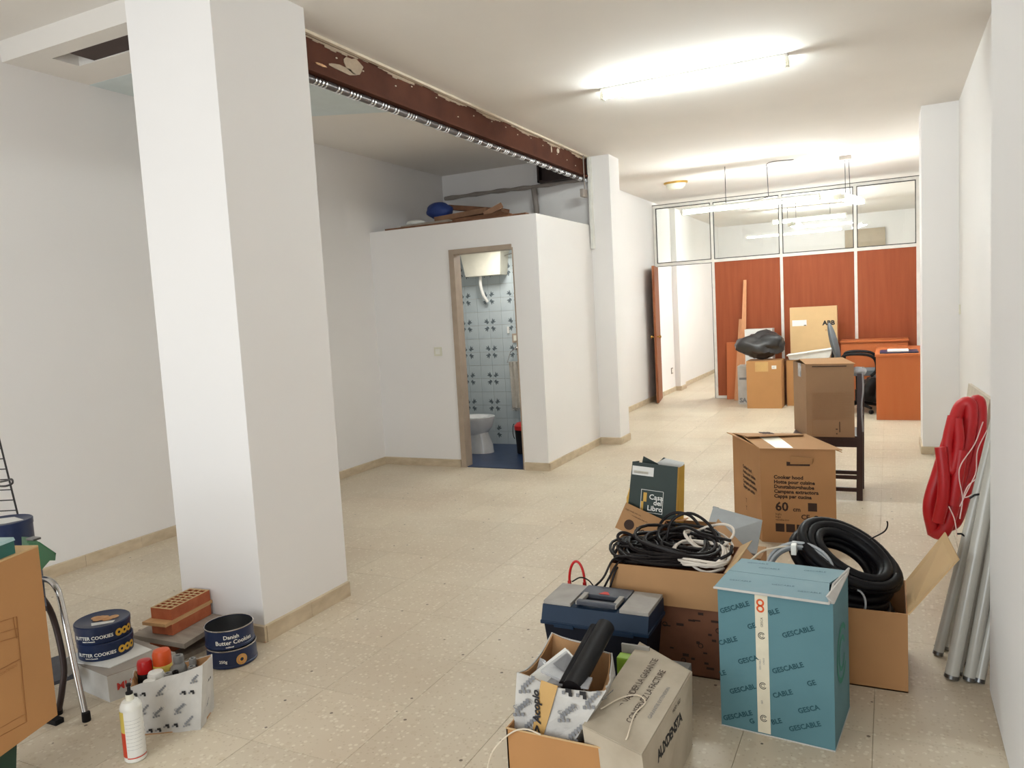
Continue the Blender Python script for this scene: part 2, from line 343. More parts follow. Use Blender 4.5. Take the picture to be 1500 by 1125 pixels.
for i in range(10):
    for j in range(15):
        x = -4.45+T*i+T/2; z = T*j+T/2
        m4 = Matrix.Translation((x+3.8, 0-.002*((i*7+j*3) % 2)*.3, z))
        if first: t0.matrix_local = m4; t = t0
        else: t = share(t0, 'wall_tile', bw, m4)
        # four sprigs round each second joint
        sx = -1 if i % 2 else 1; sz = -1 if j % 2 else 1
        if j > 0:
            if mo0 is None:
                mo0 = part('tile_motif', mo, 'motif', t, world=False); mm = mo0
                if mo0.parent != t: mo0.parent = t
            else: mm = share(mo0, 'tile_motif', t, Matrix.Identity(4))
            cx, cz = (T/2 if sx > 0 else -T/2), (T/2 if sz > 0 else -T/2)
            mm.matrix_local = Matrix.Translation((cx, 0, cz)) @ Matrix.Rotation({(1, 1): math.pi, (-1, 1): -math.pi/2, (-1, -1): 0, (1, -1): math.pi/2}[(sx, sz)], 4, 'Y')
        first = False
struct('wall_bathroom_left', MB().box(-4.66, -4.6, BY+.1, 7.61, 0, 2.27), 'tile_blue')

# baseboards in tile lengths
def baseboard(name, runs, h=.075, th=.014):
    r = structroot(name, (runs[0][0][0], runs[0][0][1], 0)); src = {}
    for (a, b, nrm) in runs:
        a = V(a[0], a[1], 0); b = V(b[0], b[1], 0); L_ = (b-a).length; n = max(1, round(L_/.4)); s = L_/n; d = (b-a).normalized(); nn = V(nrm[0], nrm[1], 0)
        for i in range(n):
            p = a+d*(s*i+.001); q = a+d*(s*(i+1)-.001); hh = h
            part('base_tile', MB().hexa([p, q, q+nn*th, p+nn*th, p+V(0, 0, hh), q+V(0, 0, hh), q+nn*th+V(0, 0, hh-.003), p+nn*th+V(0, 0, hh-.003)]), 'travertine', r)
baseboard('baseboard_left', [((-4.66, 1.0), (-4.66, BY), (1, 0))])
baseboard('baseboard_bathroom', [((-4.65, BY), (-3.76, BY), (0, -1)), ((-3.07, BY), (-2.82, BY), (0, -1)), ((-2.83, BY), (-2.83, 7.8), (1, 0))])
baseboard('baseboard_column', [((-2.83, 7.8), (-2.59, 7.8), (0, -1)), ((-2.6, 7.8), (-2.6, 8.12), (1, 0))])
baseboard('baseboard_left_far', [((-3.28, 8.13), (-3.28, 12.9), (1, 0)), ((-3.28, 12.9), (-3.18, 12.9), (0, -1)), ((-3.19, 12.9), (-3.19, 13.25), (1, 0)), ((-3.28, 13.25), (-3.28, 17), (1, 0))])
baseboard('baseboard_pillar', [((PX0, PY0), (PX1+.012, PY0), (0, -1)), ((PX1, PY0), (PX1, PY1), (1, 0))], h=.08)
baseboard('baseboard_right', [((.255, 7.735), (.55, 7.735), (0, -1)), ((.265, 7.735), (.265, 8.25), (-1, 0)), ((.55, 3.13), (.55, 7.7), (-1, 0))], h=.07)

# steel beam with plaster strip, ringed conduit under it
b = structroot('trim_beam', (-2.83, 5.5, 2.85)); y0, y1 = 3.19, 7.79
part('web', MB().box(-2.87, -2.85, y0, y1, 2.86, 3.06), 'steel_brown', b)
part('flange', MB().box(-2.93, -2.815, y0, y1, 2.848, 2.862), 'steel_brown', b)
part('flange', MB().box(-2.93, -2.83, y0, y1, 3.046, 3.06), 'steel_brown', b)
part('web_lining', MB().box(-2.93, -2.87, y0, y1, 2.862, 3.046), 'steel_brown', b)
k = MB(); pts = []; random.seed(3)
n = 90
for i in range(n):
    ya = y0+(y1-y0)*i/n; yb = y0+(y1-y0)*(i+1)/n; za = 3.035+.012*math.sin(i*.5)+random.uniform(-.006, .006); k.box(-2.852, -2.846, ya, yb, za, 3.06)
part('plaster_strip', k, 'plaster_smear', b)
part('cream_edge', MB().box(-2.84, -2.815, y0, y1, 3.045, 3.062), 'cream', b)
def blotch(y, z, w_, h_, seed, m='plaster_smear'):
    random.seed(seed); P_ = [(-2.846, y+w_*math.cos(a)*random.uniform(.75, 1.15), z+h_*math.sin(a)*random.uniform(.75, 1.15)) for a in [i*math.pi/7 for i in range(14)]]
    part('plaster_smear', MB().prism(P_, (-.004, 0, 0)), m, b)
blotch(3.86, 2.985, .1, .05, 1); blotch(3.75, 2.94, .12, .02, 2); blotch(3.56, 2.915, .05, .008, 3, 'cookie'); blotch(7.02, 3.0, .03, .025, 5, 'cream'); blotch(6.86, 2.99, .01, .03, 6, 'cream')
for i in range(16): blotch(3.4+i*.27+random.uniform(0, .1), 2.9+random.uniform(0, .12), .008, .004, 40+i, 'cream')
cr = thing('ringed_pole', 'dark grey pole with many silver rings hanging under the brown steel beam', 'pole', (-2.86, 5.5, 2.82))
part('pole', MB().tube([(-2.865, y0+.02, 2.822), (-2.865, y1-.02, 2.822)], .022, 14), 'conduit', cr, smooth=True)
rg = MB().lathe([(.023, -.006), (.027, -.004), (.027, .004), (.023, .006)], n=16, axis=(0, 1, 0)); rg0 = part('ring', rg, 'silver', cr, world=False, smooth=True)
random.seed(11); ys = []; y = y0+.08
while y < y1-.05:
    for q in range(random.choice((2, 2, 3, 4))): ys.append(y); y += .03
    y += random.uniform(.04, .12)
for i, yy in enumerate(ys):
    m4 = Matrix.Translation((-.005, yy-5.5, .002)); (setattr(rg0, 'matrix_local', m4) if i == 0 else share(rg0, 'ring', cr, m4))
struct('trim_beam_back', MB().box(-3.38, -2.86, 7.7, 7.86, 2.85, 2.87).box(-3.38, -2.86, 7.78, 7.8, 2.87, 3.05).box(-3.38, -3.36, 7.7, 7.86, 2.85, 3.1), 'dark_steel')
single('plastered_pipe', MB().tube(smoothpath([(-4.6, 7.8, 2.83), (-4.0, 7.8, 2.835), (-3.5, 7.8, 2.83), (-2.9, 7.8, 2.84)], 6), [.022+.006*math.sin(i*1.9) for i in range(19)], 10), 'pvc_grey', 'rough plastered pipe running along the back wall above the loft', 'pipe', smooth=True)
single('vertical_pipe', MB().tube([(-3.45, 7.8, 2.36), (-3.45, 7.8, 2.6), (-3.47, 7.8, 2.81)], .032, 10), 'pvc_grey', 'short vertical pipe rising from the loft floor to the plastered pipe', 'pipe', smooth=True)
single('junction_box', MB().box(-2.835, -2.80, 7.53, 7.66, 2.62, 2.70, .006), 'pvc_grey', 'small grey square junction box on the white wall below the brown beam end', 'junction box')
k = MB().box(-2.82, -2.79, 7.74, 7.8, 2.1, 3.05, .003); single('cable_trunking', k, 'white_plastic', 'white vertical cable trunking on the corner of the wall column', 'trunking')
single('grey_conduit', MB().tube([(-2.815, 7.62, 2.7), (-2.815, 7.62, 3.05)], .006, 8), 'pvc_grey', 'thin grey conduit rising from the junction box to the ceiling', 'conduit')

# loft debris
def plank(name, px, Y, z, l, wd, h, rz, rx, m, label, cat='plank', group='scrap wood on the loft'):
    r = Matrix.Rotation(rz, 4, 'Z') @ Matrix.Rotation(rx, 4, 'Y'); t = MB(); t.box(-l/2, l/2, -wd/2, wd/2, 0, h); bmesh.ops.transform(t.b, matrix=Matrix.Translation((px, Y, z)) @ r, verts=t.b.verts[:])
    return single(name, t, m, label, cat, group)
plank('plank', -3.80, 7.1, 2.53, .66, .16, .05, -.1, .17, 'debris_brown', 'long brown plank leaning highest on the heap of scrap on the loft')
plank('wood_block', -3.88, 7.12, 2.353, .7, .3, .12, .03, 0, 'debris_brown', 'thick dark brown block at the bottom of the loft heap', 'block')
plank('plank', -3.85, 6.84, 2.45, .55, .12, .05, .15, -.08, 'debris_pale', 'pale brown plank in the middle of the loft heap')
plank('plank', -3.62, 6.68, 2.385, .7, .1, .04, .05, -.03, 'debris_brown', 'dark brown plank lying low along the loft edge, right of the blue bag')
plank('plank', -4.1, 6.56, 2.373, .55, .08, .03, 0, -.02, 'board_grey', 'grey flat board at the left end of the loft heap')
plank('wood_offcut', -3.45, 6.78, 2.46, .2, .06, .05, .5, -.45, 'debris_pale', 'short wood offcut tilted up at the right of the loft heap', 'offcut')
plank('wood_offcut', -3.25, 6.6, 2.375, .12, .05, .05, -.3, .35, 'debris_brown', 'small brown offcut rightmost on the loft edge', 'offcut')
def blob(c, s, m, name, label, cat, seed, amp=.18, parent=None, sub=3, crumple=0):
    if crumple: sub = 4
    random.seed(seed); t = bmesh.new(); bmesh.ops.create_icosphere(t, subdivisions=sub, radius=1)
    ph = [(V(random.uniform(-3, 3), random.uniform(-3, 3), random.uniform(-3, 3)), random.uniform(0, 6)) for _ in range(7)]
    dd = [(V(*[random.uniform(-1, 1) for _ in range(3)]).normalized(), random.uniform(3, 7), random.uniform(0, 6)) for _ in range(6)]
    for v in t.verts:
        f = 1-crumple*sum(abs(math.sin(a.dot(v.co)*k_+p)) for a, k_, p in dd)/6*1.6+crumple*.6+sum(amp*.35*math.sin(a.dot(v.co)*1.7+p) for a, p in ph)/1.5+random.uniform(-amp, amp)*.12; v.co = V(v.co.x*s[0]*f, v.co.y*s[1]*f, max(-.85, v.co.z)*s[2]*f)+Vector(c)
    k = MB(); k.b.free(); k.b = t
    if parent: return part(name, k, m, parent, smooth=True)
    return single(name, k, m, label, cat, smooth=True)
blob((-4.2, 7.0, 2.57), (.15, .12, .09), 'blue_bag', 'plastic_bag', 'crumpled blue plastic bag on the loft heap', 'bag', 4)
blob((-4.3, 6.68, 2.43), (.11, .08, .035), 'white_plastic', 'plastic_bowl', 'small white bowl shape at the left of the loft heap', 'bowl', 5, .05)

# light switch, wall plates
def wallplate(name, c, n, w_, h_, label, cat, m='cream_plastic', rocker=True):
    c = Vector(c); n = Vector(n); s = V(-n.y, n.x, 0); r = thing(name, label, cat, c)
    def q(a, b, d0, d1): return [c+s*x+V(0, 0, z)+n*d for d in (d0, d1) for x, z in ((-a, -b), (a, -b), (a, b), (-a, b))]
    part('plate', MB().hexa(q(w_/2, h_/2, 0, .009)), m, r)
    if rocker: part('rocker', MB().hexa(q(w_*.3, h_*.3, .009, .014)), 'white_plastic', r)
    return r
wallplate('light_switch', at(642, 515, BY), (0, -1, 0), .085, .085, 'square cream light switch left of the bathroom doorway', 'light switch')
wallplate('wall_socket', (-3.28, 12.68, .36), (1, 0, 0), .1, .1, 'small socket low on the far left wall seen through the open door', 'socket', 'pvc_grey')
wallplate('light_switch', (.55, 7.72-.1, 1.29), (-1, 0, 0), .06, .08, 'small switch plate on the right wall beside the pier', 'light switch')

# ------------------------------------------------------------------ office partition
PY = 11.86; p = structroot('wall_partition', (-1.4, PY, 0)); xs = [-3.25, -2.375, -1.395, -.41, .36]; PT = 3.0
def lined(name, x0, x1, z0, z1): return part(name, MB().box(x0, x1, PY-.025, PY+.025, z0, z1, .003), 'alu_white', p)
for i, x in enumerate(xs): lined('post', x-.02, x+.02, 0, PT)
for i in range(4):
    x0, x1 = xs[i]+.02, xs[i+1]-.02
    lined('rail', x0, x1, 2.065, 2.11); lined('rail', x0, x1, PT-.045, PT)
    k = MB(); g = .011
    for (a, b_, c_, d_) in ((x0, x1, 2.11, 2.11+g), (x0, x1, PT-.045-g, PT-.045), (x0, x0+g, 2.11, PT-.045), (x1-g, x1, 2.11, PT-.045)): k.box(a, b_, PY-.028, PY-.004, c_, d_)
    part('gasket', k, 'gasket', p); part('glass_pane', MB().box(x0, x1, PY-.003, PY+.003, 2.11, PT-.045), 'glass', p)
    if i: lined('rail', x0, x1, 0, .04); part('wood_panel', MB().box(x0, x1, PY-.012, PY+.012, .04, 2.065), 'panel_red', p)
part('glass_pane', MB().box(.38, .55, PY-.003, PY+.003, 2.11, PT-.1), 'glass', p); part('wood_panel', MB().box(.38, .55, PY-.012, PY+.012, 0, 2.11), 'panel_red', p)
part('gasket', MB().box(-2.401, -2.395, PY-.028, PY, 0, 2.07).box(-3.23, -2.39, PY-.028, PY, 2.058, 2.065), 'gasket', p)
part('gasket', MB().box(-3.3, .4, PY-.03, PY-.026, PT-.004, PT+.006), 'gasket', p)
d = structroot('door_2', (-3.22, 11.82, 0)); a = V(-3.215, 11.82, 0); e = V(-3.10, 11.17, 0); u = (e-a).normalized(); nn = V(-u.y, u.x, 0)*.035
if nn.x > 0: nn = -nn
q = [a, e, e+nn, a+nn]; leaf_ = part('leaf', MB().hexa([v+V(0, 0, .01) for v in q]+[v+V(0, 0, 2.05) for v in q]), 'door_wood', d)
kn = e-u*.07
for s_ in (1, -1):
    c = kn+(V(0, 0, 1.0) if s_ < 0 else nn+V(0, 0, 1.0)); dr = (-nn if s_ < 0 else nn).normalized()
    part('handle', MB().lathe([(.022, 0), (.022, .006), (.009, .01), (.009, .03), (.024, .036), (.026, .05), (.014, .062), (0, .064)], c, 14, dr), 'brass', leaf_, smooth=True)

# back room contents seen through the glass
single('notice_board', MB().box(-.78, -.05, 16.92, 16.99, 2.02, 2.75, .01), 'brown_screen', 'brown board on the wall of the room behind the glass', 'board')
def tube_lamp(name, label, c, u, length, stem, group=None, power='tube_lit', double=False, housing=.05):
    c = Vector(c); u = Vector(u).normalized(); s = V(-u.y, u.x, 0); r = thing(name, label, 'ceiling light', c, group=group)
    def q(hl, hw, z0, z1, m=c): return [m+u*x+s*y+V(0, 0, z) for z in (z0, z1) for x, y in ((-hl, -hw), (hl, -hw), (hl, hw), (-hl, hw))]
    part('housing', MB().hexa(q(length/2+.01, housing/2, .0, .025)), 'white_plastic', r)
    for o_ in ((-.035, .035) if double else (0,)):
        part('tube', MB().tube([c+s*o_+u*x+V(0, 0, -.035) for x in (-length/2+.012, length/2-.012)], .014, 12), power, r, smooth=True)
    for sg in (-1, 1):
        part('end_cap', MB().hexa(q(.012, (housing/2 if not double else .06), -.055, .0, c+u*sg*(length/2+.002))), 'cream_plastic', r)
    for wpt in stem: part('hanging_wire', MB().tube(wpt, .004, 6), 'wire_black', r)
    return r
tube_lamp('fluorescent_lamp', 'bright fluorescent tube lamp fixed flat to the near ceiling', (-1.222, 5.5, 3.035), (1, 0, 0), 1.27, [])
c2 = (at(998, 313, 9.5)+at(1203, 290, 9.5))/2
tube_lamp('fluorescent_lamp', 'long lit fluorescent tube hanging on wires before the glass partition', c2+V(0, 0, .035), (1, 0, .004), 1.56,
          [[c2+V(-.26, 0, .06), c2+V(-.26, 0, CZ-c2.z)], smoothpath([c2+V(0, 0, .06), c2+V(.21, 0, .08), c2+V(.225, 0, .13), c2+V(.22, 0, .38), c2+V(.24, 0, .47), c2+V(.5, .1, .485)], 5)], power='tube_soft')
c3 = V(-.4, 9.95, 2.60)
tube_lamp('fluorescent_lamp', 'twin tube lamp hanging end-on beside the long hanging lamp', c3, (.25, 1, 0), .75, [[c3+V(-.04, -.1, .02), c3+V(-.04, -.1, CZ-c3.z-.05)], [c3+V(.01, -.1, .02), c3+V(.0, -.1, CZ-c3.z-.05)]], double=True, power='tube_soft')
single('ceiling_rose', MB().box(-.5, -.37, 9.78, 9.92, 3.01, 3.06, .008), 'pvc_grey', 'small grey box on the ceiling above the twin tube lamp', 'ceiling box')
tube_lamp('fluorescent_lamp', 'lit tube lamp in the room behind the glass partition', (-1.25, 14.6, 2.85), (1, 0, 0), 1.2, [[(-1.6, 14.6, 2.87), (-1.6, 14.6, 3.06)], [(-.9, 14.6, 2.87), (-.9, 14.6, 3.06)]], power='tube_bright')
tube_lamp('fluorescent_lamp', 'second lit lamp further back behind the glass partition', (-1.3, 13.0, 2.62), (.1, 1, 0), .6, [[(-1.3, 13.0, 2.64), (-1.3, 13.0, 3.06)]], double=True, power='tube_bright')
r = thing('ceiling_lamp', 'oval cream ceiling lamp left of the hanging tube', 'ceiling light', (-2.49, 10.17, 3.0))
t = MB().lathe([(.0, -.085), (.08, -.08), (.12, -.045), (.125, 0)], n=24); bmesh.ops.scale(t.b, vec=(1.05, .7, 1), verts=t.b.verts[:]); bmesh.ops.translate(t.b, vec=(-2.49, 10.17, 3.045), verts=t.b.verts[:]); part('shade', t, 'cream_plastic', r, smooth=True)
t = MB().lathe([(.15, -.01), (.15, .015)], n=24); bmesh.ops.scale(t.b, vec=(1.05, .7, 1), verts=t.b.verts[:]); bmesh.ops.translate(t.b, vec=(-2.49, 10.17, 3.045), verts=t.b.verts[:]); part('base_plate', t, 'brass', r)
#@@PART2
# ------------------------------------------------------------------ cartons
def carton(name, label, loc, rz, w_, d_, h, m, lid='closed', cat='box', flaps=(), th=.005, rot=None, group=None, inner=None):
    """cardboard box in its own space: front face at y=-d/2, stands on z=0"""
    r = thing(name, label, cat, loc, rz, group, rot)
    x, y = w_/2, d_/2; k = MB()
    k.box(-x, x, -y, -y+th, 0, h).box(-x, x, y-th, y, 0, h).box(-x, -x+th, -y+th, y-th, 0, h).box(x-th, x, -y+th, y-th, 0, h).box(-x+th, x-th, -y+th, y-th, 0, th)
    part('carton_wall', k, m, r, world=False)
    if lid == 'closed':
        part('flap', MB().slab([(-x, -y, h), (x, -y, h), (x, -.002, h+.001), (-x, -.002, h+.001)], th), m, r, False)
        part('flap', MB().slab([(-x, .002, h+.001), (x, .002, h+.001), (x, y, h), (-x, y, h)], th), m, r, False)
    for q in flaps: part('flap', MB().slab(q, th*.8), inner or m, r, False)
    return r
FR = lambda w_, d_: dict(front=((1, 0, 0), (0, 0, 1)), right=((0, 1, 0), (0, 0, 1)), left=((0, -1, 0), (0, 0, 1)), top=((1, 0, 0), (0, 1, 0)))
FX, RX, LX, TX = ((1, 0, 0), (0, 0, 1)), ((0, 1, 0), (0, 0, 1)), ((0, -1, 0), (0, 0, 1)), ((1, 0, 0), (0, 1, 0))
def onf(face, w_, d_, h, u, v):   # point on a face: u across, v up
    return {'F': V(u, -d_/2, v), 'R': V(w_/2, u, v), 'L': V(-w_/2, -u, v), 'T': V(u, v, h)}[face]
def print_on(parent, face, dims, s, size, u, v, m, rot=0, **k):
    X = {'F': FX, 'R': RX, 'L': LX, 'T': TX}[face]; return text(parent, s, size, onf(face, *dims, u, v), X[0], X[1], m, rot=rot, **k)
def rect_on(parent, face, dims, u0, u1, v0, v1, m, name='print', rot=0, th=.0008):
    c = ((u0+u1)/2, (v0+v1)/2); P_ = []
    for a, b_ in ((u0, v0), (u1, v0), (u1, v1), (u0, v1)):
        a -= c[0]; b_ -= c[1]; P_.append(onf(face, *dims, c[0]+a*math.cos(rot)-b_*math.sin(rot), c[1]+a*math.sin(rot)+b_*math.cos(rot)))
    k = MB(); k.slab(P_, th); return part(name, k, m, parent, False)
def ring_on(parent, face, dims, u, v, r1, r0, m, a0=0, a1=2*math.pi, name='logo'):
    k = MB(); n = 24; o = [onf(face, *dims, u+r1*math.cos(a0+(a1-a0)*i/n), v+r1*math.sin(a0+(a1-a0)*i/n)) for i in range(n+1)]
    q = [onf(face, *dims, u+r0*math.cos(a0+(a1-a0)*i/n), v+r0*math.sin(a0+(a1-a0)*i/n)) for i in range(n+1)]
    X = {'F': FX, 'R': RX, 'L': LX, 'T': TX}[face]; nv = Vector(X[0]).cross(Vector(X[1]))*.0012
    for i in range(n):
        k.b.faces.new([k.b.verts.new(p+nv) for p in (q[i], o[i], o[i+1], q[i+1])])
    return part(name, k, m, parent, False)

# --- blue printed box
w_, d_, h = .37, .31, .495; BD = (w_, d_, h)
bl = carton('cardboard_box', 'blue cardboard box with repeated printed words and a vertical tape strip', (-.337, 2.715, 0), math.radians(-5.5), w_, d_, h, 'teal_card', lid='open')
x, y = w_/2, d_/2
lidm = MB().hexa([(-x-.008, -y-.012, h), (x-.01, -y-.016, h+.002), (x-.035, -.0, h+.004), (-x-.006, 0, h+.003), (-x-.008, -y-.012, h+.007), (x-.01, -y-.016, h+.009), (x-.035, 0, h+.011), (-x-.006, 0, h+.010)])
part('flap', lidm, 'teal_top', bl, False)
part('flap', MB().hexa([(-x-.006, .003, h+.003), (x-.035, .003, h+.004), (x+.002, y, h+.002), (-x, y, h+.001), (-x-.006, .003, h+.010), (x-.035, .003, h+.011), (x+.002, y, h+.009), (-x, y, h+.008)]), 'teal_top', bl, False)
part('flap', MB().hexa([(x-.006, -y, h), (x+.004, -y, h), (x+.004, y, h), (x-.006, y, h), (x-.022, -y+.005, h+.02), (x-.016, -y, h+.022), (x+.006, y, h+.016), (x-.002, y, h+.014)]), 'white_card', bl, False)
part('edge_strip', MB().tube([(-x-.009, -y-.014, h+.004), (x-.009, -y-.018, h+.006)], .0042, 6), 'white_card', bl, False)
part('edge_strip', MB().tube([(x-.009, -y-.018, h+.006), (x-.02, -.02, h+.016), (x+.004, y, h+.018)], .004, 6), 'white_card', bl, False)
part('edge_strip', MB().tube([(-x, -y-.001, .002), (x, -y-.001, .002), (x+.001, y, .002)], .0025, 6), 'white_card', bl, False)
t0 = rect_on(bl, 'F', BD, -.06, -.018, .008, h-.004, 'tape', 'tape')
for (u, v) in ((-.175, .405), (-.083, .365), (.03, .355), (-.183, .29), (-.118, .235), (-.005, .225), (-.15, .122), (-.183, .18), (.075, .105), (-.005, .14), (-.175, .02), (-.07, -.0), (.045, .005), (.105, .205)):
    s = 'GESCABLE'
    if v < .01: v += .03
    # cut the word where the tape or an edge hides it
    size = .0235
    if u < -.165: s = {.29: 'CABLE', .18: 'LE'}.get(round(v, 2), s)
    if -.12 < u < -.06 and v != .405: s = 'GESCA' if u < -.1 else 'GES'
    if u == -.083: s = 'GE'
    if u == .105: s = 'GE'
    if abs(u+.005) < .001 and v < .2: s = 'CABLE'
    if u == .075: s = 'GESCA'
    if u == -.15: s = 'GESCABL'
    if u == -.07: s = 'G'; u = -.085
    print_on(bl, 'F', BD, s, size, u, v, 'ink_teal', rot=math.radians(24), bold=.0006)
print_on(bl, 'F', BD, 'BLE', .0235, -.012, .425, 'ink_teal', rot=math.radians(24), bold=.0006); print_on(bl, 'F', BD, 'BLE', .0235, -.012, .045, 'ink_teal', rot=math.radians(24), bold=.0006)
for v in (.464, .443): ring_on(bl, 'F', BD, -.042, v, .013, .007, 'orange_plastic')
for v in (.35, .175, .06): ring_on(bl, 'F', BD, -.04, v, .012, .0095, 'ink_black', .6, 5.9); ring_on(bl, 'F', BD, -.04, v, .007, .005, 'ink_black', .4, 6.0)
print_on(bl, 'F', BD, 'GESCA', .011, -.035, .38, 'ink_black', rot=math.pi/2); print_on(bl, 'F', BD, 'GESCABLE', .008, -.045, .23, 'ink_grey', rot=math.pi/2); print_on(bl, 'F', BD, 'CABLES', .007, -.033, .25, 'ink_grey', rot=math.pi/2); print_on(bl, 'F', BD, 'GES', .008, -.042, .11, 'ink_grey', rot=math.pi/2)
ring_on(bl, 'R', BD, .0, .27, .1, .082, 'ink_green', .7, 5.6); ring_on(bl, 'R', BD, .0, .27, .06, .045, 'ink_green', .4, 5.9)
for (u, v) in ((-.16, -.1), (-.02, -.09), (.07, -.12), (-.1, .06), (.05, .09), (-.15, .1)):
    text(bl, 'GESCABLE', .016, (u, v*1.0, h+.0105), (1, 0, 0), (0, 1, 0), 'ink_teal', rot=.12)
# --- big open box with black hose
HX0, HX1, HY0, HY1, HH = -.5, .052, 3.03, 3.4, .3
hb = thing('cardboard_box', 'open tan cardboard box holding black hose coils, behind the blue box', 'box', ((HX0+HX1)/2, (HY0+HY1)/2, 0))
th = .005; k = MB().box(HX0, HX1, HY0, HY0+th, 0, HH).box(HX0, HX1, HY1-th, HY1, 0, HH).box(HX0, HX0+th, HY0+th, HY1-th, 0, HH).box(HX1-th, HX1, HY0+th, HY1-th, 0, HH).box(HX0, HX1, HY0, HY1, 0, th)
part('carton_wall', k, 'kraft_worn', hb)
q0, q1 = V(HX1, HY0, HH), V(HX1, HY1, HH)
part('flap', MB().slab([q0, at(1404, 818, 3.15), at(1384, 779, 3.42), q1], -.005), 'kraft_light', hb)
part('flap', MB().slab([V(HX0, HY1, HH), V(HX0, HY0+.02, HH), at(1038, 790, 3.2), at(1052, 760, 3.5)], .005), 'kraft', hb)
part('flap', MB().slab([V(HX0+.02, HY1, HH), V(HX1-.2, HY1, HH), V(HX1-.22, HY1+.1, HH-.1), V(HX0+.02, HY1+.13, HH-.08)], .004), 'kraft_light', hb)
def coil(name, label, cat, c, u, v, r1, r2, rr, turns, m, group=None, n=40, spread=None, seed=1, wob=.012, smooth=True):
    random.seed(seed); u = Vector(u).normalized(); v = Vector(v); v = (v-u*v.dot(u)).normalized(); nn = u.cross(v); pts = []; ndir = nn
    for i in range(int(n*turns)+1):
        a = 2*math.pi*i/n; tn = i/n; f = 1+(spread or .1)*math.sin(tn*1.9+seed)
        pts.append(Vector(c)+u*math.cos(a)*r1*f+v*math.sin(a)*r2*f+nn*((tn/max(1, turns)-.5)*rr*2.2*min(turns, 3)+wob*math.sin(a*1.5+tn))+V(0, 0, wob*math.sin(tn*2.3)))
    return single(name, MB().tube(pts, rr, 10), m, label, cat, group, smooth)
u_, v_ = (.86, .0, -.46), (.22, .93, .36)
hc = [V(-.165, 3.22, .42)]; pts = []; U = V(*u_).normalized(); W_ = V(*v_); W_ = (W_-U*W_.dot(U)).normalized(); NN = U.cross(W_)
for i in range(36*12+1):
    a = 2*math.pi*i/36; t_ = i/36; lay = int(t_//3); f = .2-.075*abs((t_*.43) % 2-1)-.012*abs((t_*.29) % 2-1)+.005*math.sin(a*2+t_)
    pts.append(hc[0]+U*math.cos(a)*f*1.02+W_*math.sin(a)*f*.8+NN*((t_/3-1.8)*.026+.012*math.sin(t_*2.1)+.01*math.sin(a+t_*.3)))
single('hose_coil', MB().tube(pts, .0195, 10), 'black_hose', 'thick black hose coil on top of the open box behind the blue box', 'hose', 'black hose coils', True)
coil('hose_coil', 'black hose coil lying lower inside the open box behind the blue box', 'hose', (-.2, 3.215, .26), (.9, 0, -.2), (0, 1, .1), .19, .13, .017, 4.5, 'black_hose', 'black hose coils', spread=.1, seed=4, wob=.005)
coil('hose_coil', 'black hose standing in the right end of the open box', 'hose', (-.115, 3.215, .2), (.9, .3, .1), (-.1, 1, .2), .1, .115, .016, 5.2, 'black_hose', 'black hose coils', spread=.12, seed=6, wob=.005)
g = coil('cable_coil', 'grey cable coil tied with a white band, peeping over the blue box', 'cable', at(1172, 838, 3.06), (1, 0, -.1), (0, .5, .86), .115, .1, .006, 8, 'grey_cable', spread=.07, seed=2, wob=.004)
single('cable_tie', MB().box(at(1160, 803, 3.1).x, at(1168, 803, 3.1).x, 3.06, 3.12, .475, .515, .004), 'white_plastic', 'white band round the grey cable coil', 'cable tie')
single('loose_cable', MB().tube(smoothpath([at(1098, 822, 3.0), at(1120, 806, 3.05), at(1160, 800, 3.1), at(1185, 806, 3.12)], 6), .004, 6), 'cream', 'thin beige wire arching from the blue box to the grey coil', 'wire', smooth=True)
single('loose_cable', MB().tube(smoothpath([at(1292, 762, 3.3), at(1300, 765, 3.3), at(1296, 778, 3.32), at(1274, 790, 3.3)], 5)[4:], .003, 6), 'black_cable', 'short thin black wire sticking up from the black hose coil', 'wire', smooth=True)
single('loose_cable', MB().tube(arc((-.118, 3.06, .31), (1, 0, 0), (0, .1, 1), .03, .05, -1.5, 1.5, 12), .004, 6), 'grey_cable', 'thin grey wire loop in the open box at the right edge of the blue box', 'wire', smooth=True)

# --- cable box with tangle
CX0, CX1, CY0, CY1, CH = -1.035, -.575, 2.9, 3.25, .43
cb = thing('cardboard_box', 'open brown cardboard box heaped with black and white cables, behind the toolbox', 'box', ((CX0+CX1)/2, (CY0+CY1)/2, 0))
k = MB().box(CX0, CX1, CY0, CY0+th, 0, CH-.004).box(CX0, CX1, CY1-th, CY1, 0, CH).box(CX0, CX0+th, CY0+th, CY1-th, 0, CH).box(CX1-th, CX1, CY0+th, CY1-th, 0, CH).box(CX0, CX1, CY0, CY1, 0, th)
part('carton_wall', k, 'kraft_brown', cb)
fl_t = MB().hexa([(CX0, CY0-.022, CH-.145), (CX1, CY0-.022, CH-.145), (CX1, CY0-.018, CH-.145), (CX0, CY0-.018, CH-.145), (CX0, CY0-.004, CH), (CX1, CY0-.004, CH), (CX1, CY0, CH), (CX0, CY0, CH)])
part('flap', fl_t, 'kraft', cb, label='pale tan front flap hanging down')
part('flap', MB().slab([V(CX1, CY0, CH), V(CX1+.02, CY0+.02, CH+.0), V(CX1+.05, CY1, CH+.03), V(CX1, CY1, CH)], .004), 'kraft_light', cb)
random.seed(5); k = MB()
for i in range(26):
    x = random.uniform(CX0+.03, CX1-.05); z = random.uniform(.03, CH-.17); r_ = random.uniform(.004, .009)
    k.box(x, x+random.uniform(.012, .03), CY0-.0012, CY0-.0002, z, z+random.uniform(.005, .012))
tag(part('print', k, 'ink', cb), kind='stuff')
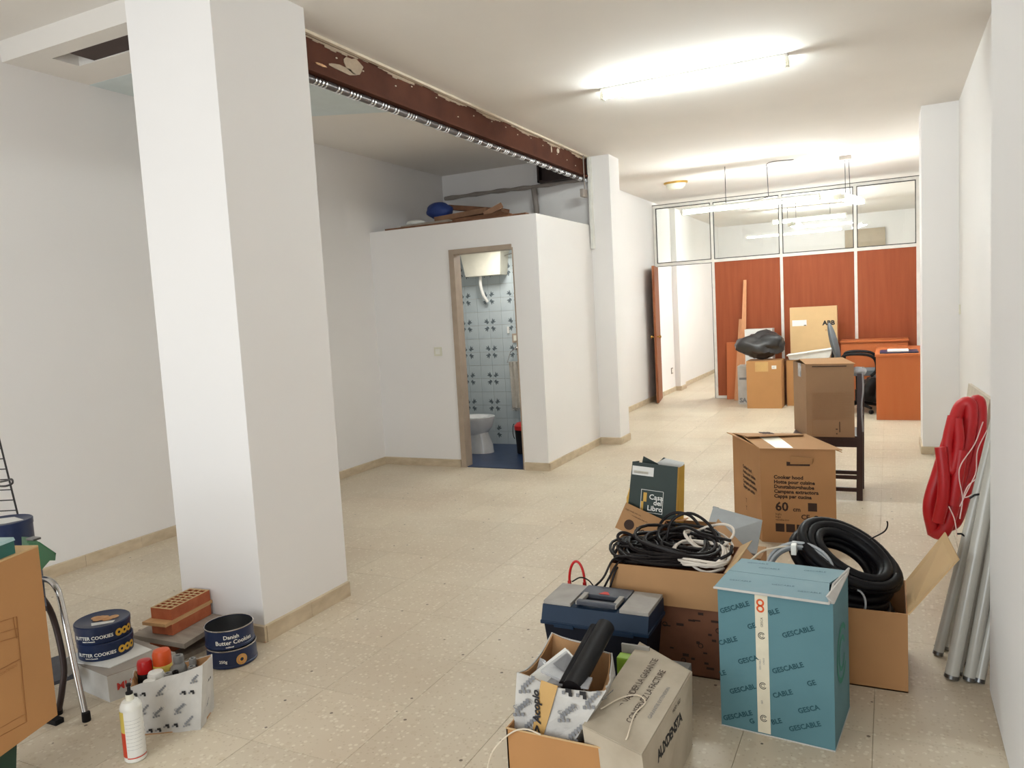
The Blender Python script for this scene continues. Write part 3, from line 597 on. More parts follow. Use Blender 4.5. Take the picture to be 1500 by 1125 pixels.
for i in range(6): ring = MB(); x = CX0+.08+.07*i; z = .06+.05*(i % 3)*1.4; ring.tube(arc((x, CY0-.001, z), (1, 0, 0), (0, 0, 1), .009, .009, 0, 6.28, 12), .002, 4); part('print', ring, 'ink', cb)
random.seed(21)
def tangle(cx, cy, cz, r1, r2, tilt, tw, turns, rr, seed, lift=0):
    random.seed(seed); pts = []; n = 22
    for i in range(int(n*turns)+1):
        a = 2*math.pi*i/n; t = i/n
        x = cx+math.cos(a+tw)*r1*(1+.14*math.sin(t*2.7+seed)); y = cy+math.sin(a+tw)*r2*(1+.12*math.cos(t*1.7+seed))
        z = cz+tilt*math.sin(a)*r2+.014*math.sin(t*3.1+seed)+.006*math.sin(a*3+seed)+lift*max(0, math.sin(a+seed))
        pts.append((x, y, z+.003*t))
    return MB().tube(pts, rr, 7)
desc = ['black cable loops heaped low on the left of the cable box', 'black cable loops lying across the middle of the cable box', 'black cable coil spreading over the front of the cable box', 'black cable loops tangled under the raised arch of the cable box',
        'black cable bundle at the back left of the cable box', 'thick black cable lying highest across the heap in the cable box', 'thin black cable looped over the left rim of the cable box', 'black cable coil at the back middle of the heap, below the bag box']
spec = [(-.92, 3.04, .45, .1, .12, .1, 0, 4, .0065), (-.82, 3.06, .465, .16, .13, .05, .4, 4, .007), (-.86, 3.0, .445, .15, .09, .15, 1.1, 4, .007), (-.74, 3.08, .46, .12, .12, .2, .9, 3, .006),
        (-.93, 3.1, .45, .1, .1, .08, 2, 3, .007), (-.79, 3.06, .485, .16, .12, .2, 1.4, 3, .007), (-.97, 3.02, .455, .09, .09, .2, .2, 2, .006), (-.76, 3.13, .48, .12, .09, .3, .2, 3, .007)]
for i, (dsc, s_) in enumerate(zip(desc, spec)): single('black_cable', tangle(*s_, 31+i), 'black_cable', dsc, 'cable', 'black cables in the cable box', True)
for i, (dsc, s_) in enumerate(zip(['white cable coil lying front right in the cable box', 'white cable coil further back on the right of the cable box', 'white cable loops low at the right edge of the cable box'],
        [(-.69, 3.02, .45, .1, .1, .12, .3, 5, .0055), (-.68, 3.14, .47, .09, .08, .3, 1.4, 3, .005), (-.66, 2.99, .43, .07, .06, .1, 2, 4, .005)])):
    single('white_cable', tangle(*s_, 51+i), 'white_cable', dsc, 'cable', 'white cables in the cable box', True)
single('cable_loop', MB().tube(smoothpath([at(1040, 815, 3.1), at(1070, 790, 3.12), at(1074, 775, 3.15), at(1060, 768, 3.18), at(1035, 772, 3.2), at(1015, 782, 3.2), at(1004, 795, 3.18)], 6), .0055, 8), 'white_cable', 'white cable bow rising at the right of the cable heap', 'cable', smooth=True)
single('cable_loop', MB().tube(smoothpath([at(965, 800, 3.2), at(966, 770, 3.22), at(985, 752, 3.25), at(1010, 755, 3.25), at(1028, 775, 3.22), at(1044, 800, 3.15), at(1035, 815, 3.05), at(1000, 822, 3.0)], 6), .0065, 8), 'black_cable', 'black cable arching tallest over the cable box heap', 'cable', smooth=True)
single('cable_loop', MB().tube(smoothpath([at(975, 795, 3.1), at(985, 762, 3.12), at(1012, 752, 3.14), at(1040, 770, 3.15), at(1052, 800, 3.1), at(1040, 822, 3.0), at(1068, 812, 3.0), at(1072, 800, 3.05)], 6), .0065, 8), 'black_cable', 'second black cable arch just right of the tallest one', 'cable', smooth=True)
single('cable_loop', MB().tube(smoothpath([at(940, 800, 3.05), at(912, 795, 3.0), at(905, 785, 3.0), at(915, 780, 3.02), at(940, 790, 3.05), at(960, 786, 3.1), at(1000, 772, 3.15), at(1030, 782, 3.15), at(1070, 792, 3.1)], 6), .0065, 8), 'black_cable', 'black cable curling out at the back left of the cable box', 'cable', smooth=True)
single('cable_loop', MB().tube(smoothpath([at(945, 808, 3.0), at(905, 820, 2.95), at(903, 806, 2.97), at(918, 800, 3.0), at(960, 812, 2.95)], 6), .0065, 8), 'black_cable', 'small black cable loop bulging past the left rim of the cable box', 'cable', smooth=True)
for i, (q, dsc) in enumerate(((((925, 815, 2.98), (905, 825, 2.9), (893, 845, 2.87), (880, 870, 2.86)), 'leftmost black wire hanging from the cable box to the toolbox'), (((930, 822, 2.98), (906, 830, 2.9), (897, 850, 2.87), (890, 875, 2.86)), 'middle black wire hanging from the cable box to the toolbox'), (((925, 818, 3), (900, 818, 2.9), (884, 846, 2.86), (868, 862, 2.86)), 'black wire hanging down behind the toolbox lid, ending left of the others'))):
    single('hanging_wire', MB().tube(smoothpath([at(*p_) for p_ in q], 6), .0045, 7), 'black_cable', dsc, 'wire', smooth=True)
single('cable_plug', MB().box(-.86, -.8, 2.93, 2.96, .455, .475, .006), 'string', 'small pale connector lying on the black cables', 'plug')

# --- support carton, small box with bag
sc_ = carton('cardboard_box', 'plain tan box behind the cable box under the small printed box', (-.93, 3.5, 0), 0, .42, .4, .40, 'kraft', lid='open')
rot = Matrix.Rotation(math.radians(13), 4, 'Y') @ Matrix.Rotation(math.radians(-6), 4, 'Z')
w2, d2, h2 = .27, .2, .125; SD = (w2, d2, h2)
BL, TL, TR, BR = at(904, 774, 3.36), at(917, 736, 3.4), at(975, 763, 3.4), at(968, 796, 3.36)
ex = (TR-TL).normalized(); ez = (TL-BL); ez = (ez-ex*ez.dot(ex)).normalized(); ey = -ex.cross(ez)
if ey.y < 0: ey = -ey
w2 = (TR-TL).length; h2 = (TL-BL).length; d2 = .17; SD = (w2, d2, h2); oc_ = TL-ez*h2+ex*w2/2+ey*d2/2
rotm = Matrix(((ex.x, ey.x, ez.x, 0), (ex.y, ey.y, ez.y, 0), (ex.z, ey.z, ez.z, 0), (0, 0, 0, 1)))
sb = carton('cardboard_box', 'small tilted brown box with round black logo, under the dark green bag', oc_, 0, w2, d2, h2, 'kraft', lid='open', rot=rotm)
ring_on(sb, 'F', SD, -w2/2+.055, .04, .024, 0, 'ink'); rect_on(sb, 'F', SD, -w2/2+.05, -w2/2+.078, .034, .038, 'kraft'); rect_on(sb, 'F', SD, -w2/2+.056, -w2/2+.078, .024, .027, 'kraft')
print_on(sb, 'F', SD, 'NOBO', .03, -w2/2+.09, .025, 'ink', bold=.0012); print_on(sb, 'F', SD, 'fragile handle with care', .0085, -w2/2+.01, h2-.03, 'ink'); print_on(sb, 'F', SD, 'contains glass keep dry', .0085, -w2/2+.05, h2-.045, 'ink')
part('flap', MB().slab([(w2/2, -d2/2, h2), (w2/2+.07, -d2/2+.02, h2+.03), (w2/2+.07, d2/2, h2+.05), (w2/2, d2/2, h2)], .004), 'kraft_worn', sb, False)
part('flap', MB().slab([(w2/2, -d2/2, h2*.98), (w2/2+.075, -d2/2+.01, h2-.09), (w2/2+.075, d2/2, h2-.06), (w2/2, d2/2, h2)], .004), 'kraft_brown', sb, False)
bg = thing('paper_bag', 'dark green paper shop bag with gold sides standing in the small tilted box', 'bag', (-1.0, 3.5, .46))
def P3(px, py, Y): return at(px, py, Y)
fbl, fbr, ftr, ftl = P3(918, 762, 3.43), P3(989, 775, 3.43), P3(993, 684, 3.46), P3(927, 676, 3.46)
back = V(0, .075, 0)
k = MB().slab([fbl, fbr, ftr, ftl], .003); part('front_panel', k, 'bag_green', bg)
bbl, bbr, btr, btl = fbl+back, fbr+back+V(.02, 0, 0), ftr+back+V(.012, 0, -.004), ftl+back+V(.03, 0, .012)
mid = (ftl+ftr)/2+back+V(-.01, 0, -.012); up = P3(972, 670, 3.53)
part('back_panel', MB().prism([bbl, bbr, btr, up, mid, btl], (0, .003, 0)), 'bag_green', bg)
midR = (ftr+btr)/2+V(-.012, 0, -.01); midB = (fbr+bbr)/2+V(-.012, 0, 0)
k = MB(); k.slab([fbr, midB, midR, ftr], .002).slab([midB, bbr, btr, midR], .002); part('side_panel', k, 'bag_gold', bg, label='gold right side of the bag')
midL = (ftl+btl)/2+V(.006, 0, -.01); midC = (fbl+bbl)/2+V(.006, 0, 0)
k = MB(); k.slab([fbl, fbl+(ftl-fbl)*.55, midC+V(-.012, 0, .1), midC+V(-.01, 0, 0)], .002); part('side_panel', k, 'bag_gold', bg, label='gold left side of the bag')
part('side_panel', MB().slab([midC, fbl, ftl, midL], .002), 'bag_green', bg)
part('lining', MB().prism([ftr+V(-.09, .066, -.03), ftr+V(0, .066, -.03), btr+V(.002, -.006, .012), up+V(.012, -.006, -.002), up+V(-.03, -.006, -.024)], (0, -.003, 0)), 'paper_white', bg)
ux = (ftr-ftl).normalized(); uy = (ftl-fbl); uy = (uy-ux*uy.dot(ux)).normalized(); nf = ux.cross(uy)
def bagq(a0, a1, b0, b1, m, name, th=.001): o_ = fbl+nf*.004; part(name, MB().slab([o_+ux*a+uy*b_ for a, b_ in ((a0, b0), (a1, b0), (a1, b1), (a0, b1))], th), m, bg)
L_ = (ftl-fbl).length; W2 = (ftr-ftl).length
bagq(.012, .115, L_-.06, L_-.018, 'paper_white', 'sticker'); bagq(.02, .09, L_-.052, L_-.04, 'tape', 'sticker_print')
lx, ly, s_ = .062, .052, .105
for q in ((lx, lx+s_, ly+s_, ly+s_+.002), (lx, lx+.002, ly, ly+s_), (lx+s_, lx+s_+.002, ly, ly+s_), (lx, lx+s_, ly, ly+.002)): bagq(*q, 'ink_white', 'logo_line')
bagq(lx+.012, lx+.028, ly+.05, ly+s_-.012, 'bag_gold', 'logo_book'); bagq(lx+.002, lx+.014, ly-.03, ly+.05, 'bag_gold', 'logo_book')
for i, (s, a, b_) in enumerate((('Casa', .04, .065), ('del', .062, .04), ('Libro', .034, .012))): text(bg, s, .034, fbl+nf*.0055+ux*(lx+a)+uy*(ly+b_), ux, uy, 'ink_white', world=True, bold=.0006)

# --- grey case tilted behind
part_case = thing('equipment_case', 'flat grey case tilted between the cable box and the cooker hood box', 'case', (-.72, 3.75, .0))
q = [at(1030, 790, 3.62), at(1108, 812, 3.62), at(1117, 762, 3.82), at(1045, 742, 3.86)]
n_ = (q[1]-q[0]).cross(q[3]-q[0]).normalized()
k = MB().hexa([p_-n_*.06 for p_ in q]+q); part('shell', k, 'case_grey', part_case)
part('hinge', MB().tube([q[3]-n_*.01+V(.0, 0, .004), q[3]-n_*.01+(q[2]-q[3])*.12+V(0, 0, .004)], .006, 8), 'slate', part_case)
carton('cardboard_box', 'tan box standing under the tilted grey case', (-.72, 3.86, 0), 0, .3, .2, .21, 'kraft', lid='closed')

# --- cooker hood box
w3, d3, h3 = .42, .52, .575; HD = (w3, d3, h3)
ho = carton('cardboard_box', 'large brown cooker hood box with lettering and loose top flaps', (-.50, 5.0, 0), math.radians(1), w3, d3, h3, 'kraft_worn', lid='open')
def skew_add(y): return -.47*(y+d3/2)
SKEW = [(ho, -.47, d3)]
X, Y = w3/2, d3/2
part('flap', MB().slab([(-X-.01, -Y-.02, h3), (X+.03, -Y-.015, h3+.004), (X-.02, .1, h3+.03), (-X, .06, h3+.02)], .005), 'kraft', ho, False)
part('flap', MB().slab([(-X, Y, h3), (-X, -.05, h3+.032), (X-.06, .02, h3+.038), (X, Y, h3+.005)], .005), 'kraft', ho, False)
part('flap', MB().slab([(-X, -Y, h3), (-X, Y, h3), (-X-.035, Y+.01, h3+.004), (-X-.01, -Y, h3+.005)], .004), 'kraft_worn', ho, False)
part('flap', MB().slab([(X, -Y, h3+.001), (X+.035, -Y, h3-.012), (X+.012, Y*.2, h3+.001), (X, Y*.5, h3+.001)], .004), 'kraft', ho, False)
part('handle_hole', MB().slab([(-.06, -Y-.001, .475), (.07, -Y-.001, .478), (.07, -Y-.001, .49), (-.06, -Y-.001, .50)], -.001), 'ink', ho, False)
part('handle_flap', MB().slab([(-.04, -Y-.002, .487), (.08, -Y-.002, .49), (.08, -Y-.02, .53), (-.045, -Y-.018, .54)], .003), 'kraft', ho, False)
for i, s in enumerate(('Cooker hood', 'Hotte pour cuisine', 'Dunstabzugshaube', 'Campana extractora', 'Cappa per cucina')):
    print_on(ho, 'F', HD, s, .030, -.135, .395-i*.029, 'ink', bold=.0011)
    print_on(ho, 'L', HD, s, .030, -.06, .39-i*.032, 'ink', bold=.0011)
print_on(ho, 'F', HD, '60', .075, -.13, .20, 'ink', bold=.002); print_on(ho, 'F', HD, 'cm', .036, -.03, .20, 'ink', bold=.001)
rect_on(ho, 'F', HD, .055, .105, .205, .255, 'ink')
for i, s in enumerate(('Inglis', 'Ingo', 'ventilacion')): print_on(ho, 'F', HD, s, .018, -.13, .172-i*.017, 'ink')
print_on(ho, 'F', HD, 'CE', .04, .015, .155, 'ink', bold=.001); ring_on(ho, 'F', HD, .1, .165, .016, .008, 'ink')
for i in range(4): rect_on(ho, 'F', HD, -.13+i*.06, -.08+i*.06, .07, .12, 'ink')
text(ho, '888', .05, (-.09, .08, h3+.0355), (1, .1, 0), (0, 1, .06), 'ink', bold=.003); text(ho, '888', .05, (-.09, .03, h3+.0395), (1, .1, 0), (0, 1, .06), 'ink', bold=.003); text(ho, 'Campana\nextractora', .02, (.03, .09, h3+.041), (1, .1, 0), (0, 1, .04), 'ink_line')
part('tape', MB().slab([(-.12, -Y, h3+.0075), (-.02, -Y, h3+.0085), (.0, .03, h3+.027), (-.12, .03, h3+.025)], .001), 'tape', ho, False)
for i in range(2): print_on(ho, 'L', HD, 'T', .04, -.02, .17-i*.05, 'ink')

for root_, f_, dd in SKEW:      # the carton has gone out of square: everything on it leans along
    for o_ in D.objects:
        if o_.parent == root_:
            for v_ in o_.data.vertices: v_.co.x += f_*(v_.co.y+dd/2)
# --- dark chair with box on seat
ch = thing('dining_chair', 'dark brown wooden chair side-on with a box on its seat', 'chair', (-.42, 6.02, 0))
cx0, cx1, cy0, cy1 = -.62, -.2, 5.9, 6.27
for (x, y, z1) in ((cx1, cy0, .925), (cx1, cy1, .925)): part('back_post', MB().hexa([(x-.02, y-.018, 0), (x+.02, y-.018, 0), (x+.02, y+.018, 0), (x-.02, y+.018, 0), (x-.005, y-.018, z1), (x+.03, y-.018, z1), (x+.03, y+.018, z1), (x-.005, y+.018, z1)]), 'chair_wood', ch)
for y in (cy0, cy1): part('leg', MB().box(cx0-.018, cx0+.018, y-.018, y+.018, 0, .43, .003), 'chair_wood', ch)
part('seat', MB().box(cx0-.03, cx1+.005, cy0-.02, cy1+.02, .435, .468, .008), 'chair_wood', ch)
for y in (cy0, cy1):
    part('seat_rail', MB().box(cx0, cx1, y-.012, y+.012, .385, .435), 'chair_wood', ch)
    for z in ((.075, .165) if y == cy0 else (.12,)): part('stretcher', MB().box(cx0+.015, cx1-.015, y-.01, y+.01, z-.014, z+.014), 'chair_wood', ch)
for z in (.88, .72, .6): part('back_rail', MB().box(cx1-.002, cx1+.02, cy0+.018, cy1-.018, z-.03, z+.03), 'chair_wood', ch)
part('plastic_wrap', MB().tube(smoothpath([(cx1+.03, cy0-.022, .93), (cx1+.033, cy0-.024, .8), (cx1+.022, cy0-.024, .68), (cx1+.028, cy0-.02, .5)], 5), .006, 6), 'clear_plastic', ch, label='strip of clear plastic wrap down the back post')
blob((cx1+.012, cy0+.0, .93), (.045, .025, .03), 'clear_plastic', 'plastic_knot', '', '', 9, .3, ch)
w4, d4, h4 = .315, .33, .52; OD = (w4, d4, h4)
ob = carton('cardboard_box', 'brown box with fine ruled print standing on the dark chair seat', (-.38, 5.98, .469), 0, w4, d4, h4, 'kraft_dim', lid='open')
part('flap', MB().slab([(-w4/2, -d4/2, h4), (w4/2+.01, -d4/2, h4-.002), (w4/2-.02, .0, h4+.03), (-w4/2, 0, h4+.026)], .004), 'kraft', ob, False)
part('flap', MB().slab([(-w4/2, 0, h4+.022), (w4/2-.02, 0, h4+.026), (w4/2, d4/2, h4), (-w4/2, d4/2, h4)], .004), 'kraft', ob, False)
part('tape', MB().slab([(-w4/2-.001, -.05, h4), (-w4/2-.001, -.05, h4-.1), (-w4/2-.001, .03, h4-.1), (-w4/2-.001, .03, h4)], -.001), 'clear_plastic', ob, False)
k = MB(); random.seed(8)
for i in range(26): k.box(-.12, .14 if i % 3 else .1, -d4/2-.001, -d4/2, .125+i*.0077, .1258+i*.0077)
k.box(-.12, -.1, -d4/2-.0005, -d4/2, .12, .122).box(-.12, .0, -d4/2-.001, -d4/2, .015, .016).box(-.12, -.119, -d4/2-.001, -d4/2, .015, .11)
tag(part('print', k, 'kraft_edge', ob, False), kind='stuff')
part('print_marks', MB().box(-.115, .11, -d4/2-.0015, -d4/2, h4-.019, h4-.012).box(.058, .063, -d4/2-.0015, -d4/2, .035, .11).box(.035, .047, -d4/2-.0015, -d4/2, .053, .06).box(.037, .045, -d4/2-.0015, -d4/2, .02, .028), 'ink', ob, False)['kind'] = 'stuff'

for o_ in D.objects:
    if o_.parent == ob:
        for v_ in o_.data.vertices: v_.co.x += -.36*(v_.co.y+d4/2)
# --- far end: cartons, bags, boards, desk, chair
fb = carton('cardboard_box', 'tan box with brown tape under the black bin bag by the partition', (-1.52, 10.9, 0), 0, .45, .4, .64, 'kraft_orange')
rect_on(fb, 'F', (.45, .4, .64), -.11, .06, .5, .63, 'tape_brown', 'tape'); rect_on(fb, 'F', (.45, .4, .64), .105, .165, .535, .58, 'paper_white', 'sticker')
print_on(fb, 'F', (.45, .4, .64), '4412', .016, .115, .55, 'ink')
bb = blob((-1.56, 10.9, .83), (.31, .2, .2), 'bin_bag', 'bin_bag', 'black bin bag slumped on the tan box by the partition', 'bag', 12, .3, crumple=.16)
b2 = carton('cardboard_box', 'dark brown box half hidden right of the taped tan box', (-1.385, 11.33, 0), 0, .22, .4, .6, 'kraft_brown')
wb = carton('cardboard_box', 'grey-white carton with large black letters beside the leaning boards', (-1.79, 11.28, 0), .03, .3, .3, .54, 'white_card')
print_on(wb, 'F', (.3, .3, .54), 'SA', .085, -.13, .03, 'ink_grey', bold=.004); rect_on(wb, 'F', (.3, .3, .54), -.13, .0, .35, .38, 'ink_grey')
wc = carton('cardboard_box', 'white flat box standing behind the black bin bag', (-1.69, 11.6, .0), 0, .38, .26, 1.04, 'paper_white')
rect_on(wc, 'F', (.38, .26, 1.04), .16, .168, .7, 1.03, 'ink_red')
b3 = carton('cardboard_box', 'tan box under the white tray, behind the box on the chair', (-.95, 11.2, 0), 0, .62, .45, .62, 'kraft_orange')
wt = thing('white_tray', 'white plastic tray tilted on the tan box below the large printed carton', 'tray', (-.95, 11.08, .63))
part('tray_body', MB().hexa([(-1.22, 10.98, .63), (-.72, 10.98, .63), (-.72, 11.2, .63), (-1.22, 11.2, .63), (-1.24, 10.96, .69), (-.68, 10.96, .76), (-.68, 11.2, .76), (-1.24, 11.2, .69)]), 'white_plastic', wt)
part('rim', MB().tube([(-1.25, 10.95, .69), (-.67, 10.95, .765), (-.67, 11.2, .765), (-1.25, 11.2, .69)], .008, 6, True), 'white_plastic', wt)
w5, d5, h5 = .6, .2, .70; AD = (w5, d5, h5)
ab = carton('cardboard_box', 'large pale tan carton printed with three letters, against the wood partition', (-.93, 11.34, .625), 0, w5, d5, h5, 'kraft_light')
print_on(ab, 'F', AD, 'ABB', .085, .12, h5-.25, 'ink_black', bold=.004); print_on(ab, 'F', AD, 'o o', .05, .15, h5-.33, 'ink_line')
rect_on(ab, 'F', AD, -.27, -.085, h5-.25, h5-.17, 'paper_white', 'sticker'); rect_on(ab, 'F', AD, -.12, -.09, h5-.25, h5-.235, 'ink')
def lean(name, x, w_, l, foot, th_, m, label, tilt, cat='board', top=0, g=None):
    y1 = PY-.03; ym = y1-foot; zt = math.sqrt(max(.01, l*l-foot*foot)); dxs = tilt
    k = MB().hexa([(x, ym-th_, 0), (x+w_, ym-th_, 0), (x+w_, ym, 0), (x, ym, 0), (x+dxs, y1-th_-.02, zt), (x+w_*(1-top)+dxs, y1-th_-.02, zt), (x+w_*(1-top)+dxs, y1-.02, zt), (x+dxs, y1-.02, zt)])
    return single(name, k, m, label, cat, g)
lean('wood_board', -2.2, .26, .86, .12, .018, 'desk_orange', 'short orange wooden board leaning leftmost on the partition', -.0)
lean('wood_board', -2.07, .1, 1.22, .25, .02, 'wood_light', 'medium pale wood board leaning right of the short orange board', .06)
lean('wood_board', -1.99, .09, 1.8, .33, .022, 'wood_light', 'tallest thin wood board leaning on the partition', .06, top=.5)
dk = thing('desk', 'orange wooden desk against the right pier with papers on it', 'desk', (.2, 10.2, 0))
part('desk_top', MB().box(-.15, .545, 9.76, 11.2, .735, .765, .003), 'desk_orange', dk)
part('side_panel', MB().box(-.14, .54, 9.775, 9.8, 0, .735), 'desk_orange', dk); part('side_panel', MB().box(-.14, .54, 11.16, 11.185, 0, .735), 'desk_orange', dk); part('modesty_panel', MB().box(.5, .52, 9.8, 11.16, .2, .735), 'desk_orange', dk)
d2_ = thing('side_cabinet', 'low orange wooden cabinet behind the desk along the partition', 'cabinet', (-.2, 11.5, 0))
part('cabinet_top', MB().box(-.6, .23, 11.3, 11.78, .82, .845, .003), 'desk_orange', d2_); part('front_panel', MB().box(-.59, .22, 11.32, 11.34, .0, .82), 'desk_orange', d2_)
part('side_panel', MB().box(-.59, -.57, 11.34, 11.76, 0, .82), 'desk_orange', d2_); part('side_panel', MB().box(.2, .22, 11.34, 11.76, 0, .82), 'desk_orange', d2_)
single('papers', MB().box(-.02, .2, 9.85, 10.2, .782, .796, .003), 'paper_white', 'white papers on top of the blue folder on the orange desk', 'papers')
single('folder', MB().box(-.1, .3, 9.84, 10.3, .767, .78, .003), 'navy', 'dark blue folder lying under papers on the orange desk', 'folder')
oc = thing('office_chair', 'grey office chair with black arms beside the orange desk', 'office chair', (-.36, 10.45, 0)); ox, oy = -.36, 10.45
t = bmesh.new(); bmesh.ops.create_uvsphere(t, u_segments=20, v_segments=14, radius=1)
for v in t.verts: v.co = V(v.co.x*.045, v.co.y*.22, v.co.z*.27)
bmesh.ops.transform(t, matrix=Matrix.Translation((-.62, 10.42, .87)) @ Matrix.Rotation(math.radians(-13), 4, 'Y'), verts=t.verts[:]); k = MB(); k.b.free(); k.b = t
part('backrest', k, 'chair_fabric', oc, smooth=True)
part('seat', MB().box(ox-.22, ox+.24, oy-.23, oy+.23, .47, .54, .03), 'chair_fabric', oc, smooth=True)
part('back_bracket', MB().tube(smoothpath([(ox-.05, oy, .44), (ox-.25, oy, .45), (ox-.29, oy, .6), (ox-.27, oy, .8)], 4), .02, 8), 'black_plastic', oc, smooth=True)
for sg in (-1, 1): part('armrest', MB().tube(smoothpath([(ox-.14, oy+sg*.24, .48), (ox-.16, oy+sg*.26, .66), (ox-.12, oy+sg*.26, .735), (ox+.1, oy+sg*.26, .735), (ox+.2, oy+sg*.26, .68), (ox+.22, oy+sg*.25, .55), (ox+.16, oy+sg*.24, .47)], 6), .018, 8), 'black_plastic', oc, smooth=True)
part('gas_column', MB().lathe([(.03, .1), (.03, .28), (.02, .28), (.02, .46)], (ox, oy, 0), 14), 'black_plastic', oc, smooth=True)
for i in range(5):
    a = i*2*math.pi/5+.3; e = V(ox+.27*math.cos(a), oy+.27*math.sin(a), .075); bleg = part('base_leg', MB().tube([(ox, oy, .12), e], [.028, .016], 8), 'black_plastic', oc, smooth=True)
    part('castor', MB().lathe([(0, -.02), (.022, -.02), (.026, -.012), (.026, .012), (.022, .02), (0, .02)], e+V(0, 0, -.048), 14, (math.sin(a), -math.cos(a), 0)), 'black_plastic', bleg, smooth=True)
blob((-.2, 10.9, .22), (.16, .14, .22), 'bin_bag', 'bin_bag', 'black bin bag on the floor under the desk behind the office chair', 'bag', 15, .3, crumple=.15)
#@@PART3
# ------------------------------------------------------------------ toolbox
tx0, tx1, ty0, ty1, tz = -1.225, -.79, 2.6, 2.83, .35
tbx = thing('toolbox', 'dark blue plastic toolbox with grey lid, in front of the cable box', 'toolbox', ((tx0+tx1)/2, 2.715, 0))
g0 = .012
part('body', MB().hexa([(tx0+.04, ty0+.03, 0), (tx1-.04, ty0+.03, 0), (tx1-.04, ty1-.03, 0), (tx0+.04, ty1-.03, 0), (tx0+g0, ty0+.012, .27), (tx1-g0, ty0+.012, .27), (tx1-g0, ty1-g0, .27), (tx0+g0, ty1-g0, .27)]), 'tool_dark', tbx)
part('rim', MB().box(tx0+.002, tx1-.002, ty0-.002, ty1+.002, .268, .282, .004), 'tool_blue', tbx)
tlid = part('lid', MB().hexa([(tx0+.006, ty0, .282), (tx1-.006, ty0, .282), (tx1-.006, ty1, .282), (tx0+.006, ty1, .282), (tx0+.006, ty0+.022, .338), (tx1-.006, ty0+.022, .338), (tx1-.006, ty1-.004, .338), (tx0+.006, ty1-.004, .338)]), 'tool_blue', tbx)
part('lid_panel', MB().box(tx0+.008, tx0+.12, ty0+.026, ty1-.006, .337, .352, .003), 'tool_grey', tlid)
part('lid_panel', MB().box(tx1-.12, tx1-.008, ty0+.026, ty1-.006, .337, .352, .003), 'tool_grey', tlid)
part('lid_center', MB().box(tx0+.122, tx1-.122, ty0+.13, ty1-.006, .337, .356, .003), 'slate', tlid)
hd = part('handle', MB().box(tx0+.14, tx1-.14, ty0+.038, ty0+.06, .345, .362, .004), 'slate', tlid)
for x in (tx0+.135, tx1-.155): part('handle_arm', MB().box(x, x+.02, ty0+.04, ty0+.14, .344, .359, .003), 'tool_grey', tlid)
part('handle_well', MB().box(tx0+.15, tx1-.15, ty0+.062, ty0+.128, .3375, .341), 'tool_dark', tbx)
part('emblem', MB().prism([(-1.03, ty0+.14, .357), (-.985, ty0+.14, .357), (-1.0, ty0+.165, .357), (-1.015, ty0+.165, .357)], (0, 0, .001)), 'ink_red', tbx)
for x in (tx0+.06, tx1-.14): part('latch', MB().box(x, x+.08, ty0-.006, ty0+.002, .262, .276, .002), 'tool_blue', tbx)
rh = thing('red_strap', 'red hoop handle rising behind the left end of the blue toolbox', 'handle', (-1.2, 2.9, 0))
part('hoop', MB().tube(arc((-1.185, 2.9, .335), (1, 0, 0), (0, .05, 1), .034, .085, 0, math.pi, 16), .0055, 8), 'red_glossy', rh, smooth=True)
part('shank', MB().box(-1.225, -1.213, 2.894, 2.906, 0, .335).box(-1.157, -1.145, 2.894, 2.906, 0, .335), 'red_glossy', rh)
single('hanging_wire', MB().tube(smoothpath([at(838, 852, 2.88), at(850, 846, 2.88), at(862, 850, 2.87), at(872, 862, 2.86)], 6), .003, 6), 'black_cable', 'thin dark wire bowing out behind the red hoop handle', 'wire', smooth=True)

# ------------------------------------------------------------------ front tan box, crumpled white box, long carton
fx0, fx1, fy0, fy1, fz = -1.07, -.64, 1.985, 2.36, .2
fb2 = thing('cardboard_box', 'open tan cardboard box at the bottom edge, holding the crumpled white box', 'box', ((fx0+fx1)/2, 2.17, 0))
k = MB().box(fx0, fx1, fy0, fy0+.005, 0, fz).box(fx0, fx0+.005, fy0, fy1, 0, fz).box(fx0, fx1, fy1-.005, fy1, 0, fz-.02).box(fx0, fx1, fy0, fy1, 0, .004)
part('carton_wall', k, 'kraft_orange', fb2)
part('flap', MB().slab([V(fx1-.004, fy0, fz+.004), V(fx1+.008, fy0, fz+.004), V(fx1+.006, fy0+.01, .02), V(fx1-.006, fy0+.01, .02)], .003), 'kraft_brown', fb2)
part('edge_strip', MB().tube([(fx0, fy0, fz), (fx1, fy0, fz)], .003, 6), 'kraft_light', fb2)
